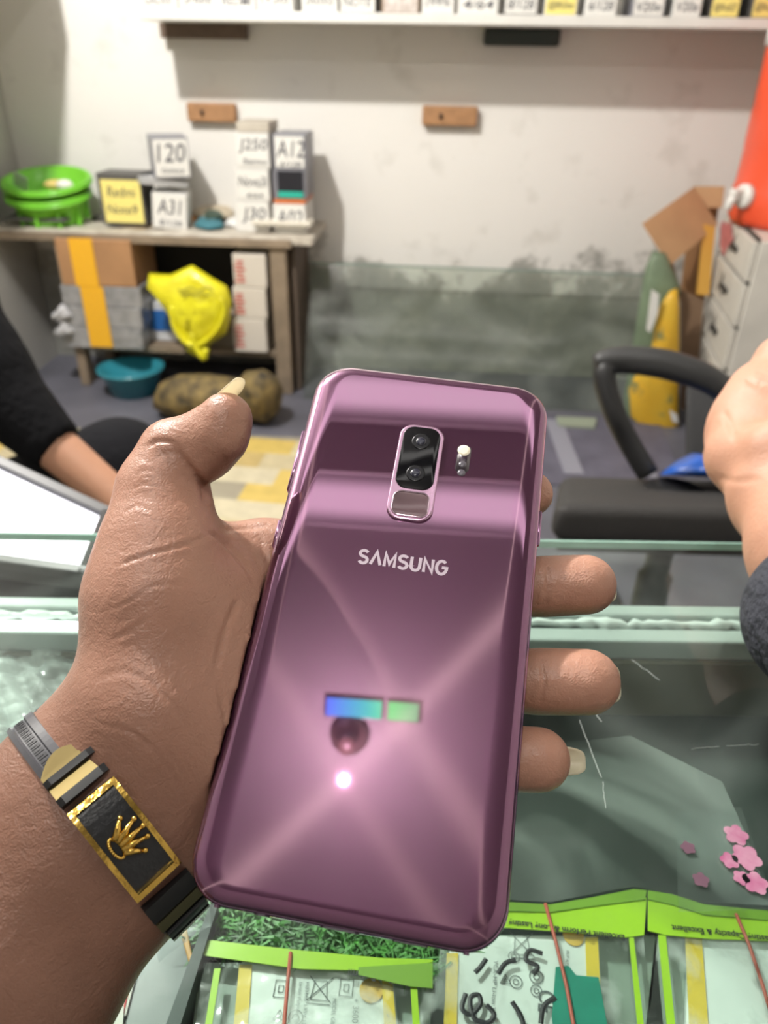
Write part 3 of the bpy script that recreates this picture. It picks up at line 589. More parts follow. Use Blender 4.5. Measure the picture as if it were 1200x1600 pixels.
SB = [ # px0, px1, bottom, style, text, label
 (220, 272, 12, cw, paperw, 'GALAX', 'white carton farthest left on the wall shelf'),
 (281, 337, 17, cw, paperw, 'SPARK', 'white carton second from the left end of the wall shelf'),
 (341, 398, 18, cg, paperw, 'REDMI', 'grey sided carton third from the left end of the wall shelf'),
 (402, 456, 16, cw, paperw, '(Y20)', 'pale carton fourth from the left end of the wall shelf'),
 (472, 527, 18, cw, paperw, '(A03S)', 'white carton on the shelf, fifth from its left end'),
 (530, 588, 20, cgy, paperw, 'NOTE', 'dark sided carton on the shelf, left of the picture box'),
 (597, 656, 23, cbr, mat('photo_print', (.40, .33, .29), .3, var=.7, vscale=60, vcol=(.75, .7, .66)), '', 'shelf carton with a blurred brown and white picture on its front'),
 (659, 712, 22, cw, paperw, '(99%', 'white shelf carton right of the brown picture box'),
 (715, 782, 24, cw, paperw, '4/64', 'wide white shelf carton above the dark bracket'),
 (786, 845, 25, cgy, paperw, '8/128', 'white fronted shelf carton left of the first yellow label'),
 (849, 907, 27, cw, papery, '@8Gbe', 'shelf carton with a yellow label in the middle right of the row'),
 (912, 970, 28, cw, paperw, '6/128', 'white shelf carton right of the first yellow label'),
 (986, 1046, 27, cg, paperw, 'V20e', 'grey sided shelf carton left of the plain one beside the yellow pair'),
 (1049, 1104, 29, cw, paperw, 'V20e', 'pale shelf carton just left of the yellow labelled pair'),
 (1107, 1165, 30, cgy, papery, '@RuEZ', 'yellow labelled carton, left one of the pair near the cooler'),
 (1171, 1228, 31, cgy, papery, '@RuE2', 'yellow labelled carton on the shelf partly behind the red cooler')]
for i, (a, b, yb, body, pap, s, lab) in enumerate(SB):
    fbox(lab, a, b, yb-60, yb, SHY+.006+(i % 3)*.004, .16, body, pap, ((s, .12, .88, .10, .17, .003), (('A%d' % (10+i)), .15, .85, .42, .4, .003)) if s else (), zb=sz1, ztop=sz1+.13+.01*(i % 2), frac=(.04, .96, .02, .97), group='phone boxes on the wall shelf')
# wooden blocks screwed to the wall
wb = mat('block_wood', (.42, .22, .10), .6, var=.25, vscale=40, bump=.2)
for (x0, y0, x1, y1, lab) in ((293, 162, 366, 190, 'brown wooden block on the wall left of the tall box stack'), (659, 167, 747, 196, 'brown wooden block alone on the wall with two screw holes')):
    a, b = on(1, 2.915, x0, y1), on(1, 2.915, x1, y0)
    t = thing('wood_block', lab, 'wood block', ((a.x+b.x)/2, 2.93, (a.z+b.z)/2)); box('block', ((a.x+b.x)/2, 2.9325, (a.z+b.z)/2), (b.x-a.x, .035, b.z-a.z), wb, t, .006)
    for dx, dz in ((-.03, .003), (-.03, -.003)): lathe('screw', [(.001, -.003), (.006, -.003), (.006, .004), (.001, .004)], ((a.x+b.x)/2+dx, 2.913, (a.z+b.z)/2+dz), mat('screw_dark', (.03, .02, .02), .5), t, 10, tilt=Matrix.Rotation(math.pi/2, 3, 'X'))
# ================================================================== DESK
DY = 2.63; DZ = .56; dxr = on(1, DY, 487, 362).x
wood = mat('old_wood', (.30, .23, .16), .65, var=.45, vscale=9, bump=.3, bscale=30); woodd = mat('dark_wood', (.13, .095, .07), .7, var=.3, vscale=9)
topm = mat('worn_laminate', (.62, .58, .50), .5, var=.4, vscale=22, vcol=(.38, .33, .27), bump=.15)
dk = thing('wooden_desk', 'old wooden desk with a middle shelf and worn pale top by the left wall', 'desk', ((XL+dxr)/2, 2.79, 0))
dl, dr = XL+.01, dxr
box('top', ((dl+dr)/2, (DY+YB)/2, DZ-.012), (dr-dl, YB-DY-.004, .024), topm, dk, .003)
box('edge_strip', ((dl+dr)/2-.03, DY-.004, DZ-.02), (dr-dl-.08, .01, .026), wood, dk, .002)
lx = on(1, DY, 84, 372).x; rx = on(1, DY, 427, 372).x
msz = on(1, DY+.02, 300, 545).z
box('leg', (lx+.01, DY+.03, (DZ-.024)/2), (.035, .05, DZ-.024), wood, dk, .003); box('leg', (rx+.01, DY+.03, (DZ-.024)/2), (.055, .05, DZ-.024), wood, dk, .003)
box('leg', (lx+.01, YB-.04, (DZ-.024)/2), (.035, .05, DZ-.024), wood, dk, .003); box('leg', (rx+.01, YB-.04, (DZ-.024)/2), (.05, .05, DZ-.024), wood, dk, .003)
box('side_panel', (rx+.055, (DY+YB)/2+.02, (DZ-.024)/2), (.014, .26, DZ-.03), woodd, dk)
box('middle_shelf', ((lx+rx)/2, (DY+YB)/2+.01, msz-.012), (rx-lx, YB-DY-.04, .024), wood, dk, .002)
box('back_panel', ((lx+rx)/2, YB-.012, (DZ-.024+msz)/2), (rx-lx-.03, .008, DZ-.03-msz), mat('panel_black', (.02, .017, .014), .7), dk)
# green baskets
gx = on(1, 2.76, 77, 300).x; gr = (on(1, 2.76, 144, 280).x-on(1, 2.76, 10, 280).x)/2; grn = mat('green_plastic', (.19, .58, .04), .35, coat=.2, sss=0)
def basket(z, s, h, lab, legs):
    t = thing('plastic_basket', lab, 'basket', (gx, 2.77, z)); T_ = Matrix.Rotation(math.radians(12), 3, 'X'); c = (gx, 2.77, z)
    lathe('bowl', [(.001, .004), (s*.70, .004), (s*.72, 0), (s*.74, .003), (s*.93, h*.88), (s*1.02, h*.9), (s*1.03, h), (s*.97, h*1.02), (s*.93, h*.93), (s*.70, .010), (.001, .010)], c, grn, t, 48, tilt=T_, sy=.85)
    if legs:
        for k in range(10):
            a = k*2*math.pi/10+.2; d = Vector((math.cos(a)*s*.84, math.sin(a)*s*.84*.85, h*.45)); dd = T_ @ d
            box('rib', Vector(c)+dd, (.014, .01, h*.8), grn, t, .002, rot=Matrix.Rotation(a, 3, 'Z'))
    lathe('rim', [(s*1.0, h*.80), (s*1.05, h*.82), (s*1.05, h*.9), (s*1.0, h*.9)], c, grn, t, 48, tilt=T_, sy=.85, ring=True)
    return t
basket(DZ+.006, gr*.93, .105, 'lower bright green plastic basket on the desk, ribbed, holding another', True)
basket(DZ+.062, gr*.97, .085, 'upper bright green plastic basket with small bits in it', False)
def sbox(name, lab, cat, c, s, m, rz=0, rot=None, bev=.002): return tag(box(name, c, s, m, None, bev, rz, rot), lab, cat)
sbox('paper_card', 'grey white card leaning in the left of the upper green basket', 'card', (gx-.085, 2.74, DZ+.135), (.05, .004, .06), mat('card_grey', (.5, .5, .5), .6), rot=Matrix.Rotation(.5, 3, 'Y') @ Matrix.Rotation(.5, 3, 'X'))
tag(pillow('wrapped_scrap', [Vector((gx+.03+.045*math.cos(a), 2.76+.03*math.sin(a), DZ+.125)) for a in np.linspace(0, 6.28, 13)[:-1]], (0, 0, 1), .018, mat('scrap_yellow', (.75, .6, .2), .6, var=.4, vscale=60)), 'yellowish crumpled scrap lying in the upper green basket', 'scrap')
tag(pillow('cotton_scrap', [Vector((gx+.07+.03*math.cos(a), 2.74+.022*math.sin(a), DZ+.128)) for a in np.linspace(0, 6.28, 13)[:-1]], (0, 0, 1), .018, mat('scrap_white', (.75, .72, .68), .6)), 'small white scrap at the right inside the upper green basket', 'scrap')
tag(box('flat_tray', on(1, 2.70, 62, 344)+Vector((0, 0, .008)), (.22, .08, .012), mat('tray_dark', (.09, .09, .085), .5), None, .003), 'dark flat tray lying in front of the green baskets', 'tray')
# yellow labelled box, dark lens cap
t, _ = fbox('dark carton with a yellow handwritten label, right of the baskets', 160, 219, 272, 338, 2.70, .11, cgy, papery, (('Redmi', .2, .85, .55, .2, .003), ('Note9', .15, .85, .22, .18, .003)), zb=DZ+.012, frac=(.08, .97, .05, .88), rz=-.04)
tag(lathe('tape_roll', [(.025, 0), (.052, 0), (.054, .004), (.052, .01), (.025, .01)], on(2, DZ+.001, 168, 342), mat('roll_dark', (.05, .045, .04), .4)), 'flat dark round tape roll under the yellow labelled carton', 'tape roll')
# tilted pair of cartons
def rcarton(lab, px, py, Y, s, rz, body, txt, lean=0, zb=None):
    c = on(1, Y, px, py); zb = c.z if zb is None else zb; R = Matrix.Rotation(rz, 3, 'Z') @ Matrix.Rotation(lean, 3, 'Y'); o = Vector((c.x, Y, zb))
    X, D, Z = R @ Vector((1, 0, 0)), R @ Vector((0, 1, 0)), R @ Vector((0, 0, 1)); w, d, h = s
    t = thing('phone_box', lab, 'box', o)
    prism('carton', [o-X*w/2, o+X*w/2, o+X*w/2+D*d, o-X*w/2+D*d], Z*h, body, t, .002)
    prism('paper_label', [o-X*w*.46+Z*h*.05-D*.0012, o+X*w*.47+Z*h*.05-D*.0012, o+X*w*.47+Z*h*.95-D*.0012, o-X*w*.46+Z*h*.95-D*.0012], D*.001, paperw, t)
    for s_, u0, u1, v, hh in txt: text('handwriting', s_, o-D*.0016+X*w*(u0-.5)+Z*h*v, X, Z, h*hh, hand, t, width=w*(u1-u0), bold=.004, shear=.15)
    return t
rcarton('grey white carton marked A31 under the tilted flat box', 264, 343, 2.70, (.115, .12, .115), .16, cw, (('A31', .15, .85, .42, .42), ('8/128', .2, .85, .1, .16)), .09, DZ+.002)
sbox('flat_carton', 'flat pale grey carton between the two handwritten cartons', 'box', on(1, 2.76, 250, 281), (.16, .13, .022), mat('carton_pale', (.42, .42, .42), .5), .55, Matrix.Rotation(.55, 3, 'Z') @ Matrix.Rotation(.12, 3, 'Y'))
rcarton('grey sided carton marked 120 on top of the tilted pile', 271, 279, 2.71, (.118, .135, .125), .42, cg, (('120', .12, .9, .4, .45), ('Galaxy', .2, .85, .1, .16)), 0)
# two tall stacks
zt = DZ+.001
for (y0, y1, body, pap, tx, lab) in ((293, 342, cw, paperw, (('J30', .2, .9, .3, .5, .003),), 'bottom white carton of the left tall stack, marked J30'),
        (241, 292, cw, paperw, (('Nova3i', .1, .95, .45, .32, .003), ('4/64', .3, .8, .1, .14, .01)), 'middle white carton of the left tall stack'),
        (184, 240, cw, paperw, (('J250', .1, .95, .42, .42, .003), ('Samu', .2, .9, .12, .16, .01)), 'white carton marked J250 in the left tall stack'),
        (168, 184, mat('carton_beige', (.55, .50, .42), .6, var=.2, vscale=20), None, (), 'thin beige carton topping the left tall stack')):
    a = on(1, 2.70, 370, y1).z; b = on(1, 2.70, 370, y0).z; fbox(lab, 368, 418, y0, y1, 2.70, .15, body, pap, tx, zb=zt, ztop=zt+(b-a), group='cartons stacked upright on the desk'); zt += b-a+.0015
zt = DZ+.001
for (y0, y1, body, pap, tx, lab) in ((296, 342, cw, paperw, (('A02', .1, .9, .3, .5, .003),), 'bottom white carton of the right tall stack, marked A02'),
        (289, 296, mat('carton_orange', (.60, .17, .05), .5), None, (), 'thin orange red carton in the right tall stack'),
        (243, 289, cg, None, (), 'carton with a black and teal picture in the right tall stack'),
        (187, 243, cg, paperw, (('A12', .1, .95, .35, .48, .003), ('6/128', .2, .85, .08, .15, .01)), 'grey carton marked A12 topping the right tall stack')):
    a = on(1, 2.70, 430, y1).z; b = on(1, 2.70, 430, y0).z
    t, _ = fbox(lab, 427, 476, y0, y1, 2.70, .16, body, pap, tx, zb=zt, ztop=zt+(b-a), group='cartons stacked upright on the desk')
    if 'teal' in lab:
        p, q = on(1, 2.70, 429, 200), on(1, 2.70, 471, 200); z0, z1 = zt, zt+b-a
        box('picture_panel', ((p.x+q.x)/2, 2.6985, z0+(z1-z0)*.52), (q.x-p.x, .002, (z1-z0)*.9), cb, t)
        box('teal_stripe', ((p.x+q.x)/2, 2.697, z0+(z1-z0)*.16), (q.x-p.x-.004, .002, (z1-z0)*.2), mat('teal_print', (.03, .42, .32), .4), t)
    zt += b-a+.0015
tag(pillow('cloth_pouch', [on(2, DZ+.012, *p) for p in ((303, 352), (310, 343), (330, 338), (347, 345), (350, 354), (325, 357))], (0, 0, 1), .016, mat('teal_cloth', (.05, .18, .22), .7), None, 5, .001), 'small dark teal pouch at the front edge of the desk', 'pouch')
tag(pillow('crumpled_paper', [on(2, DZ+.01, *p) for p in ((350, 350), (357, 342), (380, 338), (405, 340), (400, 350), (370, 354))], (0, 0, 1), .014, mat('crumple_white', (.75, .74, .72), .6), None, 5, .003, 2), 'crumpled white paper in front of the left tall stack', 'paper')
tag(pillow('beige_cloth', [on(2, DZ+.02, *p) for p in ((300, 335), (320, 322), (350, 318), (366, 322), (366, 338), (330, 342))], (0, 0, 1), .025, mat('cloth_beige', (.50, .43, .32), .8), None, 5, .002, 4), 'folded beige cloth behind the teal pouch', 'cloth')
tag(pillow('dark_wallet', [on(2, DZ+.03, *p) for p in ((318, 334), (328, 328), (345, 331), (352, 340), (322, 342))], (0, -.3, 1), .012, mat('wallet_green', (.03, .06, .04), .6), None, 5), 'small dark green wallet resting above the teal pouch', 'wallet')
tag(hslab('orange_leaflet', [(283, 347), (300, 336), (322, 333), (312, 345)], DZ+.001, .002, mat('leaflet_orange', (.75, .36, .12), .6)), 'orange leaflet lying right of the A31 carton', 'leaflet')
tag(hslab('yellow_leaflet', [(185, 355), (235, 340), (262, 348), (225, 358)], DZ+.001, .0015, mat('leaflet_tan', (.62, .45, .22), .6)), 'tan leaflet on the desk in front of the cartons', 'leaflet')
tag(box('paper_pad', on(1, 2.68, 440, 352)+Vector((0, .03, .006)), (.2, .08, .014), mat('pad_cream', (.66, .62, .53), .6), None, .003), 'cream paper pad at the right front corner of the desk', 'paper pad')
# on the middle shelf
card = mat('cardboard', (.40, .215, .10), .7, var=.15, vscale=14); cardl = mat('cardboard_light', (.50, .31, .16), .7, var=.12, vscale=14)
Y1 = DY-.02
def shelf_thing(name, lab, cat, x0, x1, yt, yb, d, m, Y=Y1, zb=None, bev=.004, group=None):
    a, b = on(1, Y, x0, yb), on(1, Y, x1, yt); z0 = a.z if zb is None else zb; h = b.z-a.z
    t = thing(name, lab, cat, ((a.x+b.x)/2, Y+d/2, z0), group); box('carton', ((a.x+b.x)/2, Y+d/2, z0+h/2), (b.x-a.x, d, h), m, t, bev); return t, z0+h, a, b
z = msz+.001; wrapm = mat('wrapped_grey', (.33, .33, .34), .2, var=.35, vscale=30, bump=.5, bscale=50, coat=.5)
for k, (yt, yb, lab) in enumerate(((531, 558, 'lowest grey plastic wrapped parcel under the brown carton'), (503, 530, 'middle grey plastic wrapped parcel under the brown carton'), (476, 502, 'uppermost grey plastic wrapped parcel, touching the brown carton'))):
    t, z, _, _ = shelf_thing('wrapped_parcel', lab, 'parcel', 106-k, 222, yt, yb, .2, wrapm, zb=z, group='grey wrapped parcels on the middle shelf'); z += .001
t, z2, a, b = shelf_thing('brown_carton', 'brown cardboard carton on the grey parcels in the desk', 'box', 104, 207, 408, 475, .22, card, zb=z)
tp = mat('amber_tape', (.80, .42, .02), .25, coat=.4)
ta, tb = on(1, Y1-.003, 125, 556), on(1, Y1-.003, 165, 408)
box('tape', ((ta.x+tb.x)/2, Y1-.0035, (z2+z)/2), (.082, .003, z2-z), tp, t); box('tape', ((ta.x+tb.x)/2, Y1+.1, z2+.001), (.082, .2, .002), tp, t)
tag(box('strap_tape', ((ta.x+tb.x)/2+.012, Y1-.0045, (z+msz)/2+.004), (.082, .003, z-msz-.01), tp), 'wide amber tape running down over the grey parcels', 'tape')
for k, (x, y, lab) in enumerate(((97, 490, 'upper loose end of clear plastic wrap left of the parcels'), (100, 515, 'lower loose end of clear plastic wrap left of the parcels'))):
    tag(pillow('plastic_wrap', [on(1, Y1, x+15*math.cos(a)*(1+.3*math.sin(3*a)), y+12*math.sin(a)*(1+.3*math.cos(4*a))) for a in np.linspace(0, 6.28, 13)[:-1]], (0, -1, 0), .03, mat('wrap_shiny', (.5, .5, .52), .15, coat=.5), None, 5, .008, k), lab, 'plastic wrap')
t, z, a, b = shelf_thing('blue_white_box', 'blue and white product box behind the yellow bag', 'box', 236, 285, 482, 540, .12, mat('box_white', (.62, .64, .68), .5), Y=2.72, zb=msz+.001)
box('blue_panel', ((a.x+b.x)/2, 2.717, msz+.08), (b.x-a.x+.001, .003, .075), mat('blue_print', (.02, .13, .42), .4), t)
t, z, a, b = shelf_thing('grey_brown_box', 'dull grey brown box right of the yellow bag', 'box', 322, 374, 500, 545, .12, mat('box_taupe', (.34, .29, .24), .6, var=.2), Y=2.68, zb=msz+.001)
z = msz+.001; rw = mat('box_cream', (.62, .57, .50), .5)
for k, (yt, yb, lab) in enumerate(((504, 554, 'lowest red printed white box at the right of the desk shelf'), (457, 503, 'middle red printed white box at the right of the desk shelf'), (406, 456, 'uppermost red printed white box at the right of the desk shelf'))):
    t, zz, a, b = shelf_thing('printed_box', lab, 'box', 367, 415, yt, yb, .16, rw, zb=z, Y=DY+.005, group='red printed boxes on the desk shelf')
    for j in range(6): box('red_line', (a.x+.022+.003*(j % 2), DY+.0035, z+(zz-z)*(.18+.12*j)), (.036-.006*(j % 3), .002, .006), mat('red_print', (.55, .12, .10), .5), t)
    z = zz+.001
ybm = mat('yellow_bag', (.80, .76, .02), .35, var=.3, vscale=14, bump=.8, bscale=16, vcol=(.62, .55, .01), coat=.3)
bo = [(229, 447), (233, 427), (267, 429), (300, 414), (333, 435), (354, 447), (362, 468), (360, 497), (354, 522), (333, 535), (324, 543), (323, 560), (308, 558), (292, 550), (296, 539), (275, 522), (267, 497), (250, 472)]
yb_ = thing('carrier_bag', 'knotted bright yellow plastic carrier bag hanging over the desk shelf', 'bag', on(1, 2.60, 300, 480))
pillow('bag_body', [on(1, 2.60, *p) for p in bo], (0, -1, .1), .05, ybm, yb_, 8, .007, 9)
tube('handle', spline([on(1, 2.56, *p) for p in ((268, 478), (272, 510), (290, 535), (310, 538), (335, 520), (350, 490), (345, 465))], 6), .009, ybm, yb_, 8)
tube('knot_tail', spline([on(1, 2.555, *p) for p in ((300, 520), (305, 540), (318, 560), (322, 545))], 6), .012, ybm, yb_, 8)
strokes('lettering', [[on(1, 2.545, 278+k*7, 452+3*math.sin(k*1.7)) for k in range(9)], [on(1, 2.545, 282+k*7, 460+2*math.sin(k*2.3)) for k in range(8)]], .0035, mat('bag_print', (.30, .28, .03), .6), yb_, (0, -1, 0))
# under the desk
tag(lathe('basin', [(.001, 0), (.08, 0), (.108, .085), (.12, .09), (.12, .098), (.104, .095), (.07, .012), (.001, .012)], on(2, 0, 190, 634)+Vector((0, .13, .001)), mat('teal_basin', (.03, .22, .28), .3, coat=.3), None, 40), 'teal plastic basin on the floor under the desk', 'basin')
camo = mat('camo_cloth', (.24, .17, .06), .8, var=.8, vscale=24, vcol=(.03, .025, .018), bump=.5)
sk = thing('cloth_sack', 'lumpy brown and black patterned sack on the floor under the desk', 'sack', on(2, 0, 335, 650))
ys = on(2, 0, 330, 672).y+.10
pillow('sack_body', [on(1, ys, *p) for p in ((240, 620), (250, 598), (280, 585), (325, 584), (370, 590), (400, 600), (415, 640), (400, 662), (350, 668), (300, 664), (262, 648), (243, 636))], (0, -1, .25), .11, camo, sk, 8, .006, 2)
pillow('sack_lump', [on(1, ys-.02, *p) for p in ((375, 590), (385, 580), (410, 577), (432, 588), (441, 612), (438, 640), (418, 662), (390, 655), (374, 625))], (0, -1, .25), .09, camo, sk, 8, .005, 6)
# ================================================================== LEANING GLASS PANE
gq = [on(2, .004, 470, 655), on(2, .004, 925, 662)]
zt_ = .40; ya = 2.86
tl, tr = on(1, ya, 486, 412), on(1, ya, 1006, 431)
pane = film('pane_glass', (.87, .90, .86), .1, (.42, .45, .42), .06, noise=5, nlo=.4, nhi=.7, hazemax=.2)
t = thing('glass_sheet', 'large greenish glass sheet leaning against the stained wall', 'glass sheet', (gq[0]+gq[1])/2)
bl = Vector((tl.x, 2.60, .003)); br = Vector((tr.x, 2.60, .003))
prism('sheet', [bl, br, tr, tl], (0, -.006, .002), pane, t)
prism('edge', [tl, tr, tr+Vector((0, 0, .006)), tl+Vector((0, 0, .006))], (0, -.006, .002), mat('pane_edge', (.22, .30, .26), .2), t)
tag(prism('glass_offcut', [on(2, .003, *p) for p in ((868, 655), (932, 658), (928, 672), (872, 668))], (0, 0, .012), mat('offcut', (.30, .34, .26), .4)), 'pale flat offcut on the floor at the foot of the glass sheet', 'offcut')
fm = mat('purple_mat', (.13, .125, .17), .6, var=.3, vscale=12)
tag(prism('door_mat', [(-.1, 2.03, 0), (.75, 2.03, 0), (.78, 2.55, 0), (-.05, 2.55, 0)], (0, 0, .006), fm), 'grey purple floor mat with pale stripes behind the phone top', 'mat')
for k in range(2): tag(prism('mat_stripe', [Vector((.40+.22*k, 2.1, .007)), Vector((.46+.22*k, 2.1, .007)), Vector((.44+.22*k, 2.5, .007)), Vector((.38+.22*k, 2.5, .007))], (0, 0, .001), mat('stripe_pale', (.26, .26, .31), .6)), ('left' if k == 0 else 'right')+' pale tape stripe on the grey purple mat', 'tape')
# ================================================================== RIGHT: drawers, cooler, carton, sack
cA = on(1, 2.72, 1139, 332); zc = cA.z; cB = on(2, zc, 1210, 398); dv = (cB-cA); dv.z = 0; dv.normalize(); CL = .46
nrmC = Vector((-dv.y, dv.x, 0)); nrmC = nrmC if nrmC.x > 0 else -nrmC      # into the cabinet
zb_ = on(1, 2.72, 1084, 561).z
cabm = mat('cabinet_cream', (.62, .59, .53), .5, var=.15, vscale=10, bump=.1); gapm = mat('gap_dark', (.03, .028, .025), .6)
cb_ = thing('drawer_cabinet', 'cream drawer cabinet with scribbles standing beneath the red cooler', 'cabinet', cA+dv*CL/2-Vector((0, 0, zc)))
def cpt(u, n, z): return Vector((cA.x, cA.y, 0))+dv*u+nrmC*n+Vector((0, 0, z))
prism('body', [cpt(0, .004, zb_), cpt(CL, .004, zb_), cpt(CL, .36, zb_), cpt(0, .36, zb_)], (0, 0, zc-zb_), cabm, cb_, .004)
hgt = (zc-zb_); ed = [zb_+hgt*q for q in (0, .24, .50, .76, 1)]
for k in range(4):
    z0, z1 = ed[k]+.006, ed[k+1]-.006
    d = prism('drawer', [cpt(.012, -.012, z0), cpt(CL-.015, -.012, z0), cpt(CL-.015, .003, z0), cpt(.012, .003, z0)], (0, 0, z1-z0), cabm, cb_, .003)
    prism('handle', [cpt(CL*.45, -.022, (z0+z1)/2-.008), cpt(CL*.62, -.022, (z0+z1)/2-.008), cpt(CL*.62, -.012, (z0+z1)/2-.008), cpt(CL*.45, -.012, (z0+z1)/2-.008)], (0, 0, .016), gapm, d, .003)
    prism('gap', [cpt(.01, .0015, z1), cpt(CL-.012, .0015, z1), cpt(CL-.012, .0038, z1), cpt(.01, .0038, z1)], (0, 0, .012), gapm, cb_)
    strokes('scribble', [[Vector(q) for q in spline([cpt(.13+.02*j, -.0135, z0+.03+.03*((j*7+k) % 3)) for j in range(6)], 5)]], .004, gapm, d, tuple(-nrmC))
pr = mat('pink_paint', (.62, .20, .20), .6, var=.4, vscale=30)
tg = [cpt(.04+.09*math.cos(a)*(1+.3*math.sin(3*a))+.06, -.0145, ed[3]+.06+.045*math.sin(a)*(1+.2*math.cos(5*a))) for a in np.linspace(0, 6.28, 25)[:-1]]
prism('painted_blotch', tg, -nrmC*.001, pr, cb_)
prism('plinth', [cpt(.03, .03, 0), cpt(CL-.03, .03, 0), cpt(CL-.03, .33, 0), cpt(.03, .33, 0)], (0, 0, zb_), gapm, cb_)
cx, cy = (cpt(.16, .15, 0)).x, (cpt(.16, .15, 0)).y; lp = on(1, cy, 1143, 318).x; cr_ = cx-lp if cx-lp > .1 else .19
red = mat('cooler_red', (.78, .085, .03), .4, coat=.2, var=.08, vscale=8, bump=.03)
cl = thing('water_cooler', 'large orange red insulated water cooler on the drawer cabinet', 'water cooler', (cx, cy, zc+.002))
lathe('body', [(.001, 0), (cr_*.93, 0), (cr_*.98, .02), (cr_, .06), (cr_*.985, .10), (cr_*.97, .11), (cr_*.96, .20), (cr_*.97, .21), (cr_*.97, .30), (cr_*.96, .31), (cr_*.97, .46), (.001, .46)], (cx, cy, zc+.002), red, cl, 56)
lathe('white_band', [(cr_*.93, .46), (cr_*1.0, .46), (cr_*1.0, .50), (cr_*.93, .50)], (cx, cy, zc+.002), mat('white_band', (.75, .74, .72), .4), cl, 56)
lathe('lid', [(.001, .50), (cr_*.98, .50), (cr_*.98, .58), (cr_*.9, .62), (cr_*.5, .64), (.001, .64)], (cx, cy, zc+.002), red, cl, 56)
tpx = on(1, cy-.10, 1152, 287); vd = Vector((-.93, -.36, 0)).normalized(); tb_ = Vector((cx, cy, zc+.085))+vd*(cr_*.98)
tp_ = lathe('tap_boss', [(.001, 0), (.034, 0), (.034, .02), (.024, .026), (.001, .026)], tb_-vd*.003, mat('tap_white', (.72, .70, .66), .35), cl, 24, tilt=vd.to_track_quat('Z', 'Y').to_matrix())
box('tap_lever', tb_+vd*.03+Vector((0, 0, .012)), (.03, .05, .018), mat('tap_white', (.72, .70, .66)), tp_, .004, rz=math.atan2(vd.y, vd.x)+math.pi/2)
tube('tap_spout', [tb_+vd*.018, tb_+vd*.05+Vector((0, 0, -.005)), tb_+vd*.058+Vector((0, 0, -.035))], .012, mat('tap_white', (.72, .70, .66)), tp_, 12)
# open carton, lying with a flap up
YC = 2.74
oc = thing('open_carton', 'open brown cardboard carton with one flap raised beside the drawers', 'box', on(1, YC, 1090, 470))
def V3(px, py, y): return on(1, y, px, py)
prism('flap', [V3(1003, 350, 2.60), V3(1083, 293, 2.72), V3(1121, 352, 2.70), V3(1046, 416, 2.58)], (.003, .004, .002), cardl, oc, .001)
prism('back_panel', [V3(1083, 293, 2.80), V3(1128, 293, 2.80), V3(1100, 470, 2.80), V3(1062, 470, 2.80)], (0, .005, 0), card, oc)
prism('top_flap', [V3(1083, 293, 2.79), V3(1132, 293, 2.79), V3(1128, 325, 2.72), V3(1100, 325, 2.72)], (0, 0, .004), cardl, oc)
prism('side_panel', [V3(1046, 416, 2.60), V3(1064, 452, 2.62), V3(1066, 480, 2.74), V3(1050, 400, 2.74)], (-.004, 0, 0), card, oc)
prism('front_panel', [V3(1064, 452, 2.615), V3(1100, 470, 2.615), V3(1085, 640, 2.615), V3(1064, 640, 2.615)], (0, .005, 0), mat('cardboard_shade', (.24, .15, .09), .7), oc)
prism('inner_divider', [V3(1100, 350, 2.68), V3(1118, 355, 2.68), V3(1108, 462, 2.63), V3(1088, 460, 2.63)], (0, .004, 0), mat('inner_yellow', (.62, .34, .06), .6), oc)
def sackm():
    m = bpy.data.materials.new('printed_sack'); m.use_nodes = True; N, L = nodes_of(m); b = N['Principled BSDF']; b.inputs['Roughness'].default_value = .4
    tc = N.new('ShaderNodeTexCoord'); n = N.new('ShaderNodeTexNoise'); n.inputs['Scale'].default_value = 12; n.inputs['Detail'].default_value = 5; L.new(tc.outputs['Object'], n.inputs['Vector'])
    r = N.new('ShaderNodeValToRGB'); e = r.color_ramp.elements; e[0].position = .36; e[0].color = (.10, .16, .09, 1); e[1].position = .43; e[1].color = (.68, .40, .03, 1); x = e.new(.66); x.color = (.66, .42, .04, 1); x = e.new(.72); x.color = (.3, .26, .08, 1)
    L.new(n.outputs['Fac'], r.inputs['Fac']); L.new(r.outputs[0], b.inputs['Base Color']); return m
ys_ = 2.52
psk = thing('printed_sack', 'green and yellow printed sack standing between glass sheet and carton', 'sack', on(1, ys_, 1030, 600))
pillow('green_side', [on(1, ys_+.06, *p) for p in ((1008, 420), (1020, 392), (1040, 395), (1056, 430), (1064, 452), (1040, 520), (1010, 640), (1000, 735), (985, 735), (975, 620), (995, 500))], (0, -1, .1), .03, mat('sack_green', (.20, .27, .17), .5, var=.35, vscale=14), psk, 6, .002, 1)
pillow('yellow_side', [on(1, ys_, *p) for p in ((1046, 455), (1058, 450), (1062, 480), (1062, 560), (1060, 640), (1062, 700), (1058, 740), (1030, 742), (1010, 700), (985, 650), (982, 600), (1015, 560), (1022, 520), (1030, 480))], (0, -1, .1), .03, sackm(), psk, 6, .003, 4)
prism('label_patch', [on(1, ys_-.034, *p) for p in ((1018, 452), (1030, 460), (1028, 490), (1016, 520), (1010, 515))], (0, .002, 0), paperw, psk)
prism('label_patch', [on(1, ys_-.036, *p) for p in ((1046, 640), (1058, 648), (1060, 662), (1050, 658))], (0, .002, 0), paperw, psk)
prism('label_patch', [on(1, ys_-.036, *p) for p in ((1050, 700), (1058, 696), (1056, 722), (1046, 715))], (0, .002, 0), paperw, psk)
